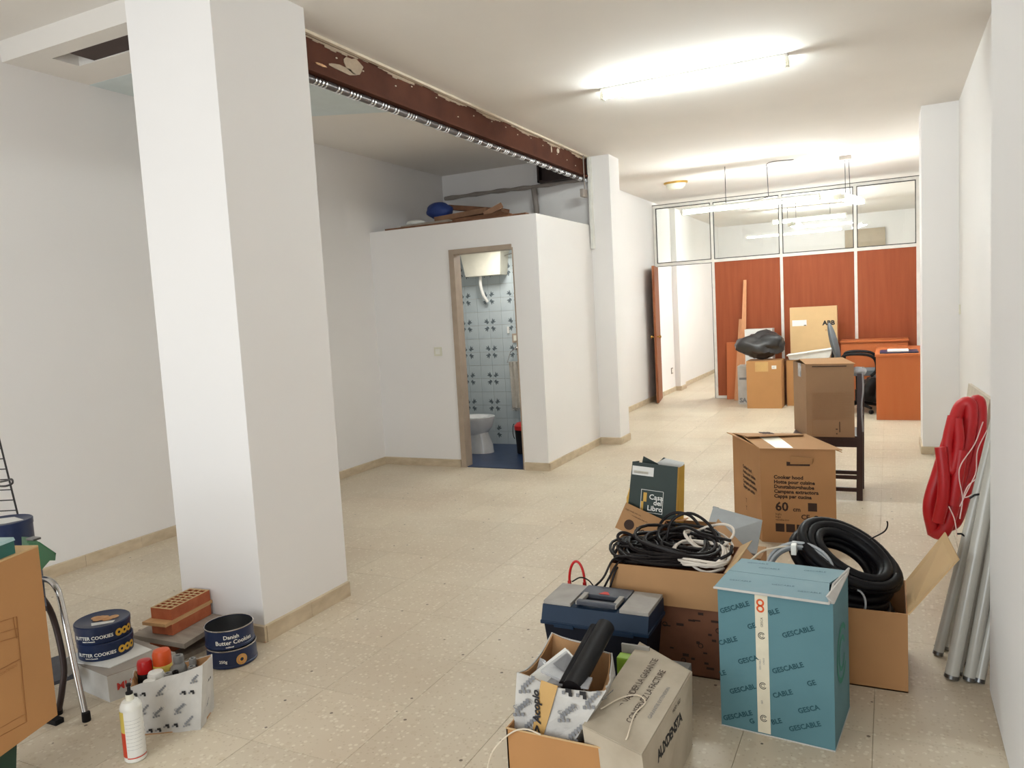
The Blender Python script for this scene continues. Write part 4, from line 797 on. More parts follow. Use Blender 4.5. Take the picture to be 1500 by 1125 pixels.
# crumpled white box, eight corners
WBc = [at(752, 1072, 2.03), at(838, 1092, 2.01), V(-.80, 2.30, .09), V(-1.08, 2.31, .09)]
WTc = [at(757, 985, 2.05), at(888, 1012, 2.03), at(897, 957, 2.32), at(808, 926, 2.33)]
wbx = thing('cardboard_box', 'crumpled white printed box, open and tilted, full of plastic packets and a black tube', 'box', ((WBc[0]+WBc[2])/2))
def wallq(name, a, b_, c, d_, m, nx=6, nz=4, sag=0, seed=1, inside=None, rag=0.004):
    random.seed(seed); k = MB(); G = []; n = (b_-a).cross(d_-a).normalized()
    for lay in (0, 1):
        g = []
        for j in range(nz+1):
            row = []
            for i in range(nx+1):
                u, v = i/nx, j/nz; p_ = (a*(1-u)+b_*u)*(1-v)+(d_*(1-u)+c*u)*v; random.seed(seed*97+i*13+j)
                p_ = p_+n*random.uniform(-.004, .004)*(0 < i < nx)
                if j == nz and 0 < i < nx: p_ = p_+V(0, 0, random.uniform(-rag, rag)-sag*math.sin(math.pi*u))
                row.append(k.b.verts.new(p_-n*.004*lay))
            g.append(row)
        G.append(g)
    for j in range(nz):
        for i in range(nx):
            k.b.faces.new((G[0][j][i], G[0][j][i+1], G[0][j+1][i+1], G[0][j+1][i])); k.b.faces.new((G[1][j][i], G[1][j+1][i], G[1][j+1][i+1], G[1][j][i+1]))
    for i in range(nx): k.b.faces.new((G[0][nz][i], G[0][nz][i+1], G[1][nz][i+1], G[1][nz][i])); k.b.faces.new((G[0][0][i], G[1][0][i], G[1][0][i+1], G[0][0][i+1]))
    for j in range(nz): k.b.faces.new((G[0][j][0], G[0][j+1][0], G[1][j+1][0], G[1][j][0])); k.b.faces.new((G[0][j][nx], G[1][j][nx], G[1][j+1][nx], G[0][j+1][nx]))
    return k
def twoply(root, c0, c1, sags, seed, m_out='white_card', m_in='kraft', sides=None):
    """crumpled box: outer white ply and inner brown ply on each side"""
    for i in range(4):
        j = (i+1) % 4; a, b_, c, d_ = c0[i], c0[j], c1[j], c1[i]
        part('carton_wall', wallq('', a, b_, c, d_, m_out, sag=sags[i], seed=seed+i), m_out, root)
        n = (b_-a).cross(d_-a).normalized()*-.0052; e_ = (b_-a).normalized()*.007; a, b_, c, d_ = a+e_, b_-e_, c-e_, d_+e_
        part('inner_ply', wallq('', a+n, b_+n, c+n-V(0, 0, .002), d_+n-V(0, 0, .002), m_in, sag=sags[i]+.002, seed=seed+i), m_in, root)
    part('carton_base', MB().slab(c0, .004), m_in, root)
twoply(wbx, WBc, WTc, (.022, .03, .0, .03), 3)
def on_quad(a, b_, c, d_, u, v): return (a*(1-u)+b_*u)*(1-v)+(d_*(1-u)+c*u)*v
def pixel_prints(root, Q, spots, m='ink_grey', sc=.02, seed=1, word='nnnnn', off=.006):
    a, b_, c, d_ = Q; random.seed(seed); k = MB(); k2 = MB(); X = (b_-a).normalized(); n = (b_-a).cross(d_-a).normalized(); Z = n.cross(X)
    for (u, v, kind) in spots:
        p_ = on_quad(a, b_, c, d_, u, v)+n*off
        def sq(kk, x, z, s): kk.slab([p_+X*x+Z*z, p_+X*(x+s)+Z*z, p_+X*(x+s)+Z*(z+s), p_+X*x+Z*(z+s)], .0006)
        if kind == 0:   # pair of dark checker marks
            for dx in (0, sc*1.6):
                sq(k2, dx, sc*.35, sc*.4); sq(k2, dx+sc*.35, 0, sc*.4); sq(k2, dx+sc*.35, sc*.4, sc*.35); 
                sq(k, dx-sc*.4, .1*sc, sc*.35)
        else:           # grey staircase figure with slanting word
            for q_ in range(5): sq(k, q_*sc*.32, q_*sc*.3, sc*.42)
            for q_ in range(3): sq(k, q_*sc*.5-sc*.3, -sc*.45+q_*sc*.1, sc*.34)
    tag(part('print', k, m, root), kind='stuff'); tag(part('print', k2, 'ink_black', root), kind='stuff')
    for i, (u, v, kind) in enumerate(spots):
        if kind == 2: text(root, 'Simon', sc*1.0, on_quad(a, b_, c, d_, u, v)+n*(off+.0005), (X*.85+Z*.5), (Z*.85-X*.5), 'ink_grey', world=True)
Q = (WBc[0], WBc[1], WTc[1], WTc[0])
pixel_prints(wbx, Q, [(.08, .75, 1), (.03, .35, 2), (.62, .8, 0), (.66, .42, 2), (.9, .12, 1), (.88, .72, 1), (.2, .12, 1)], sc=.03, seed=2)
n_ = (Q[1]-Q[0]).cross(Q[3]-Q[0]).normalized()
part('tape', MB().slab([on_quad(*Q, u, v)+n_*.005 for u, v in ((.33, .02), (.52, .02), (.5, .93), (.3, .97))], .001), 'tape_brown', wbx)
Xq = (Q[1]-Q[0]).normalized(); Zq = n_.cross(Xq)
text(wbx, '> Acopio', .034, on_quad(*Q, .47, .1)+n_*.0068, Zq*1+Xq*-.02, -Xq, 'ink_black', world=True, bold=.0015, shear=.2)
Q2 = (WBc[1], WBc[2], WTc[2], WTc[1]); pixel_prints(wbx, Q2, [(.3, .7, 1), (.6, .5, 1), (.25, .3, 2)], sc=.018, seed=5)
# packets inside
def packet(name, pts, m, label, cat, th=.012, g=None): return single(name, MB().slab(pts, th), m, label, cat, g)
pk = thing('plastic_packet', 'clear plastic packet with a dark square label inside the crumpled white box', 'packet', at(815, 995, 2.14))
qp = [at(792, 985, 2.1), at(822, 1000, 2.08), at(846, 975, 2.2), at(832, 955, 2.24)]
part('bag', MB().slab(qp, .01), 'clear_plastic', pk); qn = (qp[1]-qp[0]).cross(qp[3]-qp[0]).normalized()
part('insert', MB().slab([on_quad(*qp, u, v)+qn*.011 for u, v in ((.15, .35), (.85, .35), (.85, .9), (.15, .9))], .001), 'ink_grey', pk)
packet('white_wrapper', [at(775, 992, 2.1), at(800, 1003, 2.08), at(840, 962, 2.22), at(828, 950, 2.24)], 'paper_white', 'folded white wrapper at the left inside the crumpled white box', 'wrapper', .004)
packet('plastic_sheet', [at(800, 1003, 2.07), at(862, 1010, 2.06), at(868, 995, 2.12), at(815, 988, 2.14)], 'clear_plastic', 'crumpled clear plastic at the front inside the white box', 'plastic', .006)
packet('plastic_sheet', [at(786, 985, 2.16), at(806, 990, 2.14), at(800, 968, 2.2), at(792, 964, 2.2)], 'clear_plastic', 'pointed clear plastic corner sticking up at the left inside the white box', 'plastic', .004)
blob((-.93, 2.17, .2), (.09, .08, .07), 'clear_plastic', 'plastic_bag', 'crumpled clear plastic bag filling the crumpled white box', 'bag', 22, .25)
p0, p1 = at(848, 990, 2.12), at(887, 918, 2.36)
bt = thing('black_tube', 'black plastic tube sticking out of the crumpled white box towards the toolbox', 'tube', p0)
dr = (p1-p0).normalized(); part('pipe', MB().tube([p0-dr*.06, p1], .031, 20), 'black_plastic', bt, smooth=True)
sd = dr.cross(V(0, 0, 1)).normalized()
if sd.x > 0: sd = -sd
part('shadow_side_strip', MB().tube([p0-dr*.05+sd*.034, p1-dr*.01+sd*.038], .014, 12), 'black_rubber', bt, smooth=True, label='black strip standing in for shade along the left side of the tube')  # added black strip makes the left side of the tube look shaded
# lime packet carton behind
lb = thing('cardboard_box', 'small greyish carton with lime green packet between the crumpled box and the long carton', 'box', (-.82, 2.45, 0))
q = [at(893, 1000, 2.4), at(925, 1005, 2.4), at(922, 965, 2.46), at(893, 960, 2.46)]
part('carton_wall', MB().box(-.86, -.76, 2.49, 2.5, 0, .285), 'tool_grey', lb); part('carton_wall', MB().box(-.86, -.74, 2.39, 2.395, 0, .1), 'paper_white', lb); part('carton_base', MB().box(-.86, -.74, 2.395, 2.49, 0, .005), 'paper_white', lb)
single('green_packet', MB().box(-.86, -.775, 2.43, 2.475, .006, .262, .006), 'lime', 'lime green packet standing in the small greyish carton', 'packet')
single('navy_pouch', MB().box(-.85, -.785, 2.40, 2.43, .006, .2, .008), 'navy_cloth', 'dark blue pouch in front of the lime green packet', 'pouch')
single('small_carton', MB().box(-.74, -.66, 2.6, 2.68, 0, .16, .002), 'case_grey', 'small grey carton on the floor between the toolbox and the long carton', 'box')
# long worn carton
VB = [V(-.79, 1.995, .01), at(955, 1150, 1.93), at(1015, 1086, 2.415), V(-.81, 2.56, .01)]
VB = [V(-.80, 1.998, .02), V(-.60, 1.93, 0), V(-.60, 2.41, 0), V(-.81, 2.55, .0)]
VT = [at(853, 1064, 2.0), at(940, 1107, 1.94), at(1014, 984, 2.40), at(937, 940, 2.56)]
vc = thing('cardboard_box', 'long worn grey-beige carton with French warranty text, leaning out of the front box', 'box', ((VB[0]+VB[2])/2))
part('carton_wall', MB().hexa(VB+VT), 'dirty_card', vc)
X_ = (VT[2]-VT[1]).normalized(); nt = (VT[1]-VT[0]).cross(VT[3]-VT[0]).normalized(); Y_ = nt.cross(X_)
part('flap', MB().slab([VT[0]+nt*.001, VT[1]+nt*.001, on_quad(*VT, .98, .97)+nt*.002, on_quad(*VT, .02, .97)+nt*.002], .003), 'dirty_card', vc)
text(vc, 'POUR VALIDER LA GARANTIE', .030, on_quad(*VT, .42, .2)+nt*.005, X_, Y_, 'ink', world=True, bold=.0, spacing=.86)
text(vc, 'CONSERVEZ LA FACTURE', .030, on_quad(*VT, .64, .2)+nt*.005, X_, Y_, 'ink', world=True, bold=.0, spacing=.86)
text(vc, 'GARANTIE EXTENSION', .017, on_quad(*VT, .85, .32)+nt*.005, X_, Y_, 'ink_grey', world=True)
part('torn_patch', MB().prism([on_quad(*VT, u, v)+nt*.004 for u, v in ((.2, .9), (.35, .86), (.55, .88), (.72, .83), (.95, .88), (.93, .95), (.7, .93), (.45, .96), (.22, .95))], nt*.0008), 'paper_white', vc)
part('torn_patch', MB().prism([on_quad(*VT, u, v)+nt*.004 for u, v in ((.8, .45), (.85, .44), (.9, .52), (.84, .53))], nt*.0008), 'paper_white', vc)
part('tape', MB().slab([on_quad(*VT, u, v)+nt*.003 for u, v in ((.15, .78), (.5, .78), (.5, .93), (.15, .93))], .0008), 'tape', vc)
QR = (VB[1], VB[2], VT[2], VT[1]); nr = (QR[1]-QR[0]).cross(QR[3]-QR[0]).normalized(); xr = (QR[2]-QR[3]).normalized(); yr = nr.cross(xr)
text(vc, 'AUXDENSTA', .042, on_quad(*QR, .22, .66)+nr*.002, xr, yr, 'ink_black', world=True, bold=.002, shear=.15, spacing=.85)
text(vc, 'MOD. 5021', .016, on_quad(*QR, .55, .9)+nr*.002, xr, yr, 'ink_black', world=True)
single('thin_cord', MB().tube(smoothpath([at(905, 1101, 1.99), at(918, 1085, 1.985)+V(0, 0, .006), on_quad(*VT, .68, .12)+nt*.012, on_quad(*VT, .62, .28)+nt*.012, on_quad(*VT, .66, .42)+nt*.012, on_quad(*VT, .5, .45)+nt*.012, on_quad(*VT, .3, .35)+nt*.012, on_quad(*VT, .12, .18)+nt*.01], 6), .0022, 6), 'cream', 'thin cream cord looping over the long worn carton', 'cord', smooth=True)
single('thin_cord', MB().tube(smoothpath([at(712, 1135, 1.93), at(722, 1100, 1.95), at(748, 1074, 1.975), at(770, 1068, 1.98), at(792, 1076, 1.982)], 6), .0025, 6), 'cream', 'thin cream cord hooking over the left corner of the front tan box', 'cord', smooth=True)

# ------------------------------------------------------------------ right side: leaning tubes, red hose, panel
lp = MB().hexa([(.42, 5.22, 0), (.44, 5.22, 0), (.46, 6.6, 0), (.44, 6.6, 0), (.525, 5.22, .815), (.548, 5.22, .815), (.548, 6.6, .76), (.528, 6.6, .76)])
single('leaning_panel', lp, 'panel_beige', 'beige flat panel leaning on the right wall behind the red hose', 'panel')
def tube_stand(i, foot, top, r_, dsc):
    t = thing('fluorescent_tube', dsc, 'tube', foot, group='old fluorescent tubes leaning by the right wall'); f = V(*foot); e = V(*top); d_ = (e-f).normalized()
    part('glass_tube', MB().tube([f+d_*.012, e-d_*.012], r_, 14), 'tube_glass', t, smooth=True)
    for q_ in (f, e-d_*.014): part('end_cap', MB().tube([q_, q_+d_*.014], r_*1.03, 14), 'tin_metal', t, smooth=True)
tubes = [((.165, 3.40, .004), (.42, 3.55, 1.15), .019, 'leftmost old fluorescent tube, leaning behind the tan flap'), ((.2, 3.2, .004), (.42, 3.4, 1.2), .025, 'thickest old fluorescent tube at the front of the bundle'),
         ((.222, 3.24, .004), (.44, 3.5, 1.2), .018, 'old fluorescent tube just right of the thickest one'), ((.258, 3.2, .004), (.47, 3.42, 1.2), .021, 'old fluorescent tube third from the near pier'),
         ((.29, 3.2, .004), (.53, 3.5, 1.2), .019, 'old fluorescent tube standing nearest the near pier'), ((.19, 3.46, .004), (.46, 3.75, 1.2), .018, 'old fluorescent tube behind the leftmost one'), ((.245, 3.34, .004), (.53, 3.68, 1.22), .02, 'old fluorescent tube at the back of the bundle, half hidden'),
         ((.29, 3.28, .004), (.53, 3.6, 1.2), .014, 'old fluorescent tube between the wall and the nearest one')]
for i, a in enumerate(tubes): tube_stand(i, *a)
for i, (q, dsc) in enumerate(((((1440, 618, 3.6), (1428, 650, 3.55), (1408, 680, 3.5), (1405, 700, 3.5), (1410, 730, 3.5), (1406, 760, 3.5)), 'pinkish string hanging down the red hose'), (((1446, 630, 3.6), (1432, 660, 3.6), (1430, 690, 3.55), (1424, 705, 3.5), (1414, 725, 3.5), (1406, 742, 3.5)), 'second string hanging closer to the near pier'), (((1390, 742, 3.5), (1398, 760, 3.5), (1402, 785, 3.5)), 'short string end by the tip of the box flap'),
        (((1432, 700, 3.5), (1418, 712, 3.5), (1412, 728, 3.5), (1424, 724, 3.5), (1436, 708, 3.5)), 'small string loop on the leaning tubes'))):
    single('string', MB().tube(smoothpath([at(*p_) for p_ in q], 6), .0022, 6), 'string', dsc, 'string', 'strings on the leaning tubes', True)
for i, q in enumerate((((1420, 730), (1436, 724)), ((1402, 782), (1414, 786)))): single('black_clip', MB().tube([at(*q[0], 3.45), (at(*q[0], 3.45)+at(*q[1], 3.45))/2+V(0, 0, .006), at(*q[1], 3.45)], .004, 6), 'black_plastic', ('upper', 'lower')[i]+' black tie on the leaning fluorescent tubes', 'clip')
rr_ = thing('red_hose', 'thick red flexible hose folded in long loops, leaning on the right wall', 'hose', (.3, 4.8, 0))
def red(pts, r_=.041, closed=False, name='loop'):
    P_ = smoothpath(pts, 10) if not closed else smoothpath(list(pts)+[pts[0]], 10)[:-1]
    part(name, MB().tube(P_, r_*.86, 12, closed), 'red_plastic', rr_, smooth=True)
A = lambda x, y, Y: at(x, y, 4.72+(Y-4.15)*.55)
red([A(1368, 780, 4.15), A(1362, 740, 4.15), A(1376, 690, 4.2), A(1392, 640, 4.3), A(1406, 598, 4.4), A(1420, 592, 4.4), A(1421, 620, 4.35), A(1410, 680, 4.25), A(1396, 740, 4.15), A(1382, 778, 4.1)], closed=True)
red([A(1384, 770, 4.3), A(1392, 700, 4.35), A(1412, 640, 4.4), A(1425, 595, 4.5), A(1434, 593, 4.5), A(1432, 650, 4.4), A(1418, 700, 4.3), A(1400, 760, 4.25)], closed=True, r_=.043)
red([A(1378, 655, 4.05), A(1382, 690, 4.02), A(1382, 725, 4.0), A(1374, 765, 4.0)], r_=.036, name='hose_end')
red([A(1396, 610, 4.2), A(1388, 650, 4.12), A(1394, 690, 4.05), A(1404, 650, 4.12), A(1402, 614, 4.2)], r_=.032)
red([A(1408, 660, 4.1), A(1402, 700, 4.05), A(1396, 740, 4.02)], r_=.036, name='hose_end')

# ------------------------------------------------------------------ left foreground
bx_a = V(-2.54, 1.52, .2); dirv = V(.077, -.235, 0).normalized(); sidev = V(dirv.y, -dirv.x, 0)
if sidev.x > 0: sidev = -sidev
Lb, Wb, Hb = .52, .3, .585
gx = thing('storage_crate', 'dark green plastic crate on the floor under the large tan box', 'crate', (-2.58, 1.2, 0))
cA = V(-2.545, 1.385, 0); k = MB()
cc = [cA, cA+dirv*.36, cA+dirv*.36+sidev*.26, cA+sidev*.26]
ins = [.015*(-dirv*(-1 if i in (0, 3) else 1)+sidev*(1 if i < 2 else -1)) for i in range(4)]
part('crate_body', MB().hexa([c+i_*1.0 for c, i_ in zip(cc, ins)]+[c+V(0, 0, .18) for c in cc]), 'green_dark', gx); part('rim', MB().hexa([c-i_*.4+V(0, 0, .18) for c, i_ in zip(cc, ins)]+[c-i_*.4+V(0, 0, .199) for c, i_ in zip(cc, ins)]), 'green_bin', gx)
lbx = thing('cardboard_box', 'large plain orange-tan cardboard box with outlined print, at the left edge', 'box', bx_a)
c0 = [bx_a, bx_a+dirv*Lb, bx_a+dirv*Lb+sidev*Wb, bx_a+sidev*Wb]
part('carton_wall', MB().hexa(c0+[c+V(0, 0, Hb) for c in c0]), 'kraft_orange', lbx)
part('flap', MB().hexa([c+V(0, 0, Hb+.0005) for c in c0]+[c+V(0, 0, Hb+.006) for c in c0]), 'kraft_light', lbx)
def onside(px, py):   # meeting of a direction with the visible long side
    nn_ = V(-dirv.y, dirv.x, 0); d_ = _ray(px, py); t_ = (bx_a-V(0, 0, EYE)).dot(nn_)/d_.dot(nn_); return V(0, 0, EYE)+d_*t_
so = -sidev*.0015
def sline(*pp, r_=.0012): part('print', MB().tube([onside(*q)+so for q in pp], r_, 4), 'ink_line', lbx)
sline((-10, 914), (24, 903), (39, 1057), (-10, 1084)); sline((-10, 930), (25, 920), r_=.001); sline((-10, 943), (26, 932)); sline((-10, 986), (28, 966)); sline((19, 904), (24, 935), r_=.001); sline((-10, 1072), (36, 1046), r_=.0008)
text(lbx, 'CONTENIDO', .012, onside(-2, 991)+so, -dirv, (0, 0, 1), 'ink_line', world=True)
tu = thing('plastic_tub', 'teal green plastic tub with clear lid on top of the large tan box', 'tub', bx_a+V(0, 0, Hb))
tA = onside(27, 812); tA = V(tA.x, tA.y, bx_a.z+Hb+.007)+sidev*.01
tq = [tA, tA+dirv*.2, tA+dirv*.2+sidev*.16, tA+sidev*.16]
part('tub_body', MB().hexa(tq+[c+V(0, 0, .042) for c in tq]), 'teal_tub', tu)
part('lid', MB().hexa([c+V(0, 0, .042)-(sidev*.004 if i < 2 else -sidev*.004) for i, c in enumerate(tq)]+[c+V(0, 0, .052) for c in tq]), 'lid_clear', tu)
# step stool with chrome legs, things on it
st = thing('step_stool', 'folding stool with chrome tube legs and black feet behind the large tan box', 'stool', (-3.0, 1.95, 0))
LEGS = []
def chrome(pts, n='leg', m='chrome'): LEGS.append(part(n, MB().tube(smoothpath(pts, 6), .012, 10), m, st, smooth=True))
F1 = fl(127, 1056, .0); chrome([F1, at(108, 970, 1.80), at(90, 885, 1.84), at(83, 862, 1.85), at(72, 850, 1.86), at(55, 848, 1.88), at(20, 850, 1.9)])
F2 = fl(86, 1046); F2.z = 0; chrome([F2+V(0, 0, .01), at(91, 1010, F2.y), at(93, 970, F2.y+.02), at(76, 900, F2.y+.03), at(50, 860, 1.72)], m='dark_steel')
F3 = V(-3.2, 1.6, 0); chrome([F3, V(-3.18, 1.6, .25), V(-3.15, 1.6, .455)]); F4 = V(-3.74, 2.0, 0); chrome([F4, V(-3.72, 1.99, .25), V(-3.7, 1.98, .455)])
for f_, lg_ in zip((F1, F2, F3, F4), LEGS): part('rubber_foot', MB().lathe([(.015, 0), (.016, .004), (.015, .035), (.012, .036)], (f_.x, f_.y, 0), 12), 'black_rubber', lg_, smooth=True)
sA = V(-2.83, 1.70, .46); sd_ = V(-.857, .515, 0); sp_ = V(-.515, -.857, 0); sq_ = [sA, sA+sd_*.95, sA+sd_*.95+sp_*.3, sA+sp_*.3]
part('seat', MB().hexa(sq_+[q+V(0, 0, .018) for q in sq_]), 'slate', st)
g_ = at(110, 990, 1.86); part('step', MB().hexa([g_+V(*q) for q in ((-.03, -.09, -.01), (0, 0, -.01), (-.25, .1, -.01), (-.3, -.05, -.01), (-.03, -.09, .005), (0, 0, .005), (-.25, .1, .005), (-.3, -.05, .005))]), 'slate', st)
part('hinge', MB().hexa([g_+V(*q) for q in ((-.05, -.02, .0), (-.01, -.02, .0), (-.03, .03, .0), (-.07, .03, .0), (-.05, -.02, .06), (-.025, -.02, .045), (-.04, .03, .045), (-.07, .03, .06))]), 'tool_grey', st)
single('black_shoe_sole', MB().box(-2.945, -2.86, 1.70, 1.735, .0, .02, .004), 'black_rubber', 'flat black strip on the floor beside the stool foot', 'strip')
tn = thing('small_tin', 'small brown tin on the stool seat under the green bin', 'tin', (-3.03, 1.77, .478)); part('can', MB().lathe([(.032, 0), (.034, .003), (.034, .03), (.032, .032)], (-3.03, 1.77, .479), 18), 'debris_brown', tn, smooth=True); part('lid', MB().lathe([(.036, 0), (.036, .007), (.03, .009)], (-3.03, 1.77, .511), 18), 'tin_metal', tn, smooth=True)
gb = thing('picking_bin', 'small dark green open-front plastic bin behind the large tan box', 'bin', at(60, 830, 1.75))
P = [at(x, y, 1.72) for x, y in ((44, 842), (60, 836), (73, 821), (81, 821), (82, 811), (58, 795), (42, 794))]
part('bin_body', MB().prism(P, (-.11, .04, 0)), 'green_bin', gb); part('rim', MB().tube([P[4]+V(0, -.003, 0), P[5]+V(0, -.003, .001), P[6]+V(0, -.003, .001)], .004, 6), 'green_bin', gb)
single('grey_clip', MB().box(at(46, 793, 1.75).x, at(57, 793, 1.75).x, 1.73, 1.76, P[6].z+.001, P[6].z+.009, .002), 'tin_metal', 'small metal clip on top of the green bin', 'clip')

def cookie_tin(name, label, c, r_, h_, lidded, sides, group=None, rot=0.0):
    c = V(*c); t = thing(name, label, 'tin', c, group=group)
    if lidded:
        part('tin_body', MB().lathe([(r_-.002, 0), (r_-.001, .004), (r_-.001, h_-.022)], c, 40), 'navy', t, smooth=True)
        part('lid', MB().lathe([(r_+.0015, h_-.024), (r_+.0015, h_-.003), (r_-.002, h_), (r_-.006, h_-.002), (0, h_-.002)], c, 40), 'navy', t, smooth=True)
    else:
        part('tin_body', MB().lathe([(r_-.003, .002), (r_, .002), (r_+.002, .004), (r_+.002, .012), (r_, .014), (r_, h_-.004), (r_+.002, h_-.002), (r_+.002, h_), (r_-.002, h_), (r_-.003, .006), (0, .0065)], c, 40), 'navy', t, smooth=True)
        part('rim', MB().tube(arc(c+V(0, 0, h_), (1, 0, 0), (0, 1, 0), r_, r_, 0, 2*math.pi*39/40, 39), .0028, 6, True), 'chrome', t, smooth=True)
        part('lining', MB().lathe([(r_-.0035, h_-.003), (r_-.0035, .007), (0, .007)], c, 40, cap=False), 'tin_metal', t, smooth=True)
    lc = V(0, 0, 0)
    for s, size, z, a0, m in sides: text(t, s, size, (0, 0, z), 0, 0, m, wrap=(r_+.0012, a0), bold=.0004)
    return t
def tin_ring(t, r_, z, a0, rad, m='ink_gold'):
    k = MB(); n = 18
    def P_(x, y): a = a0+x/(r_+.0022); return V((r_+.0026)*math.cos(a), (r_+.0026)*math.sin(a), z+y)
    for i in range(n):
        a, b_ = 2*math.pi*i/n, 2*math.pi*(i+1)/n; k.b.faces.new([k.b.verts.new(P_(q*math.cos(x), q*math.sin(x))) for q, x in ((rad*.35, a), (rad, a), (rad, b_), (rad*.35, b_))])
    part('print', k, m, t, False)
# left stack of two tins on white board on flat carton
fc = [fl(161, 1029), fl(215, 985), V(-3.0, 2.18, 0), fl(112, 1009)+V(-.06, 0, 0)]
fc[1] = V(-2.74, 2.16, 0); fc[2] = V(-3.05, 2.2, 0); fc[3] = V(-3.1, 1.94, 0)
flat = thing('cardboard_box', 'flat grey-white carton on the floor under the two blue biscuit tins', 'box', fc[0])
part('carton_wall', MB().hexa(fc+[c+V(0, 0, .108) for c in fc]), 'white_card', flat)
part('carton_lid', MB().hexa([c+V(0, 0, .108) for c in fc]+[c+V(0, 0, .111) for c in fc]), 'grey_card', flat)
nq = (fc[1]-fc[0]).normalized(); text(flat, 'MUSIC', .04, fc[0]+nq*.03+V(nq.y, -nq.x, 0)*.0015+V(0, 0, .04), nq, (0, 0, 1), 'ink_red', world=True, bold=.001)
tc = V(-3.04, 2.07, .0)
single('white_board', MB().hexa([(-3.16, 1.93, .1115), (-2.88, 1.955, .1115), (-2.86, 2.14, .1115), (-3.16, 2.19, .1115), (-3.16, 1.93, .115), (-2.88, 1.955, .115), (-2.86, 2.14, .115), (-3.16, 2.19, .115)]), 'paper_white', 'thin white board between the flat carton and the biscuit tins', 'board')
TR_ = .108; T1 = (-3.045, 2.06, .1155); T2 = (-3.05, 2.058, .1885)
fa = math.atan2(-2.06, 3.045)   # towards the viewer
for cpos, lab, z in ((T1, 'lower blue biscuit tin of the left stack on the white board', 0), (T2, 'upper blue biscuit tin of the left stack, cookies pictured on its lid', 1)):
    t = cookie_tin('cookie_tin', lab, cpos, TR_, .072, True, [('BUTTER COOKIES', .02, .022, fa-1.15, 'ink_white'), ('baked in Denmark', .007, .012, fa-.8, 'ink_white')], 'blue biscuit tins')
    for q in range(3): tin_ring(t, TR_, .03, fa+.55+q*.25, .016)
    if z:
        k = MB(); random.seed(9)
        for i in range(9):
            a = random.uniform(0, 6.28); rd = random.uniform(0, .055); k.lathe([(.02, 0), (.02, .0015), (0, .002)], (rd*math.cos(a), rd*math.sin(a)*.8+.005, .0702+.0003*i), 14)
        part('lid_picture', k, 'cookie', t, False); part('lid_picture', MB().prism([(.03, -.07, .0702), (.085, -.01, .0702), (.07, .01, .0702), (.0, -.05, .0702)], (0, 0, .0006)), 'paper_white', t, False)
# right stack: two open tins
fa2 = math.atan2(-2.36, 2.66)
t1 = cookie_tin('cookie_tin', 'lower blue tin with a round cookie picture, under the open tin by the pillar', (-2.645, 2.375, 0), .105, .08, False, [('250g', .018, .03, fa2-.55, 'ink_white')], 'blue biscuit tins')
tin_ring(t1, .105, .035, fa2+.35, .022, 'cookie'); tin_ring(t1, .105, .035, fa2+.35, .024, 'ink_gold')
t2 = cookie_tin('cookie_tin', 'open blue Danish butter cookies tin, upper one of the stack by the pillar', (-2.65, 2.375, .083), .103, .085, False, [('Danish', .024, .05, fa2-.28, 'ink_white'), ('Butter Cookies', .026, .026, fa2-.62, 'ink_white'), ('traditional', .008, .012, fa2-.2, 'ink_white')], 'blue biscuit tins')
# purple tin far left on stool
pt = cookie_tin('cookie_tin', 'purple-blue round tin with pictured lid behind the teal tub', (-3.47, 1.94, .479), .11, .215, True, [('Cookies', .03, .05, -.6, 'ink_white')], None)
part('lid_picture', MB().prism([(-.02, -.08, .2132), (.06, -.03, .2132), (.08, .04, .2132), (-.02, .06, .2132), (-.08, 0, .2132)], (0, 0, .0006)), 'paper_white', pt, False)
# wire rack
wr = thing('wire_rack', 'black wire grid rack standing at the left edge above the purple tin', 'rack', (-3.55, 2.15, .48))
e0, e1 = at(32, 778, 2.13), at(-2, 640, 2.13); ud = (e1-e0); k0 = V(-.27, -.13, .0)
base_z = .48; e0 = e0+(e0-e1)*((e0.z-base_z)/(e1.z-e0.z)) if e0.z > base_z else e0
ud = e1-e0
part('frame_wire', MB().tube([e0, e0+ud*1.35, e0+ud*1.35+k0*1.3, e0+k0*1.3], .0045, 6), 'wire_black', wr, smooth=True)
for i in range(1, 16):
    f_ = i/15*1.35; part('cross_wire', MB().tube([e0+ud*f_, e0+ud*f_+k0*1.3], .0028, 6), 'wire_black', wr)
for i in (1, 2, 3): part('upright_wire', MB().tube([e0+k0*(.3*i), e0+ud*1.35+k0*(.3*i)], .0028, 6), 'wire_black', wr)
hk = smoothpath([at(0, 706, 2.13), at(10, 704, 2.1), at(17, 702, 2.04), at(18, 708, 2.0), at(8, 712, 1.98), at(-6, 712, 2.0)], 5); part('hook', MB().tube(hk, .0045, 6), 'wire_black', wr, smooth=True)

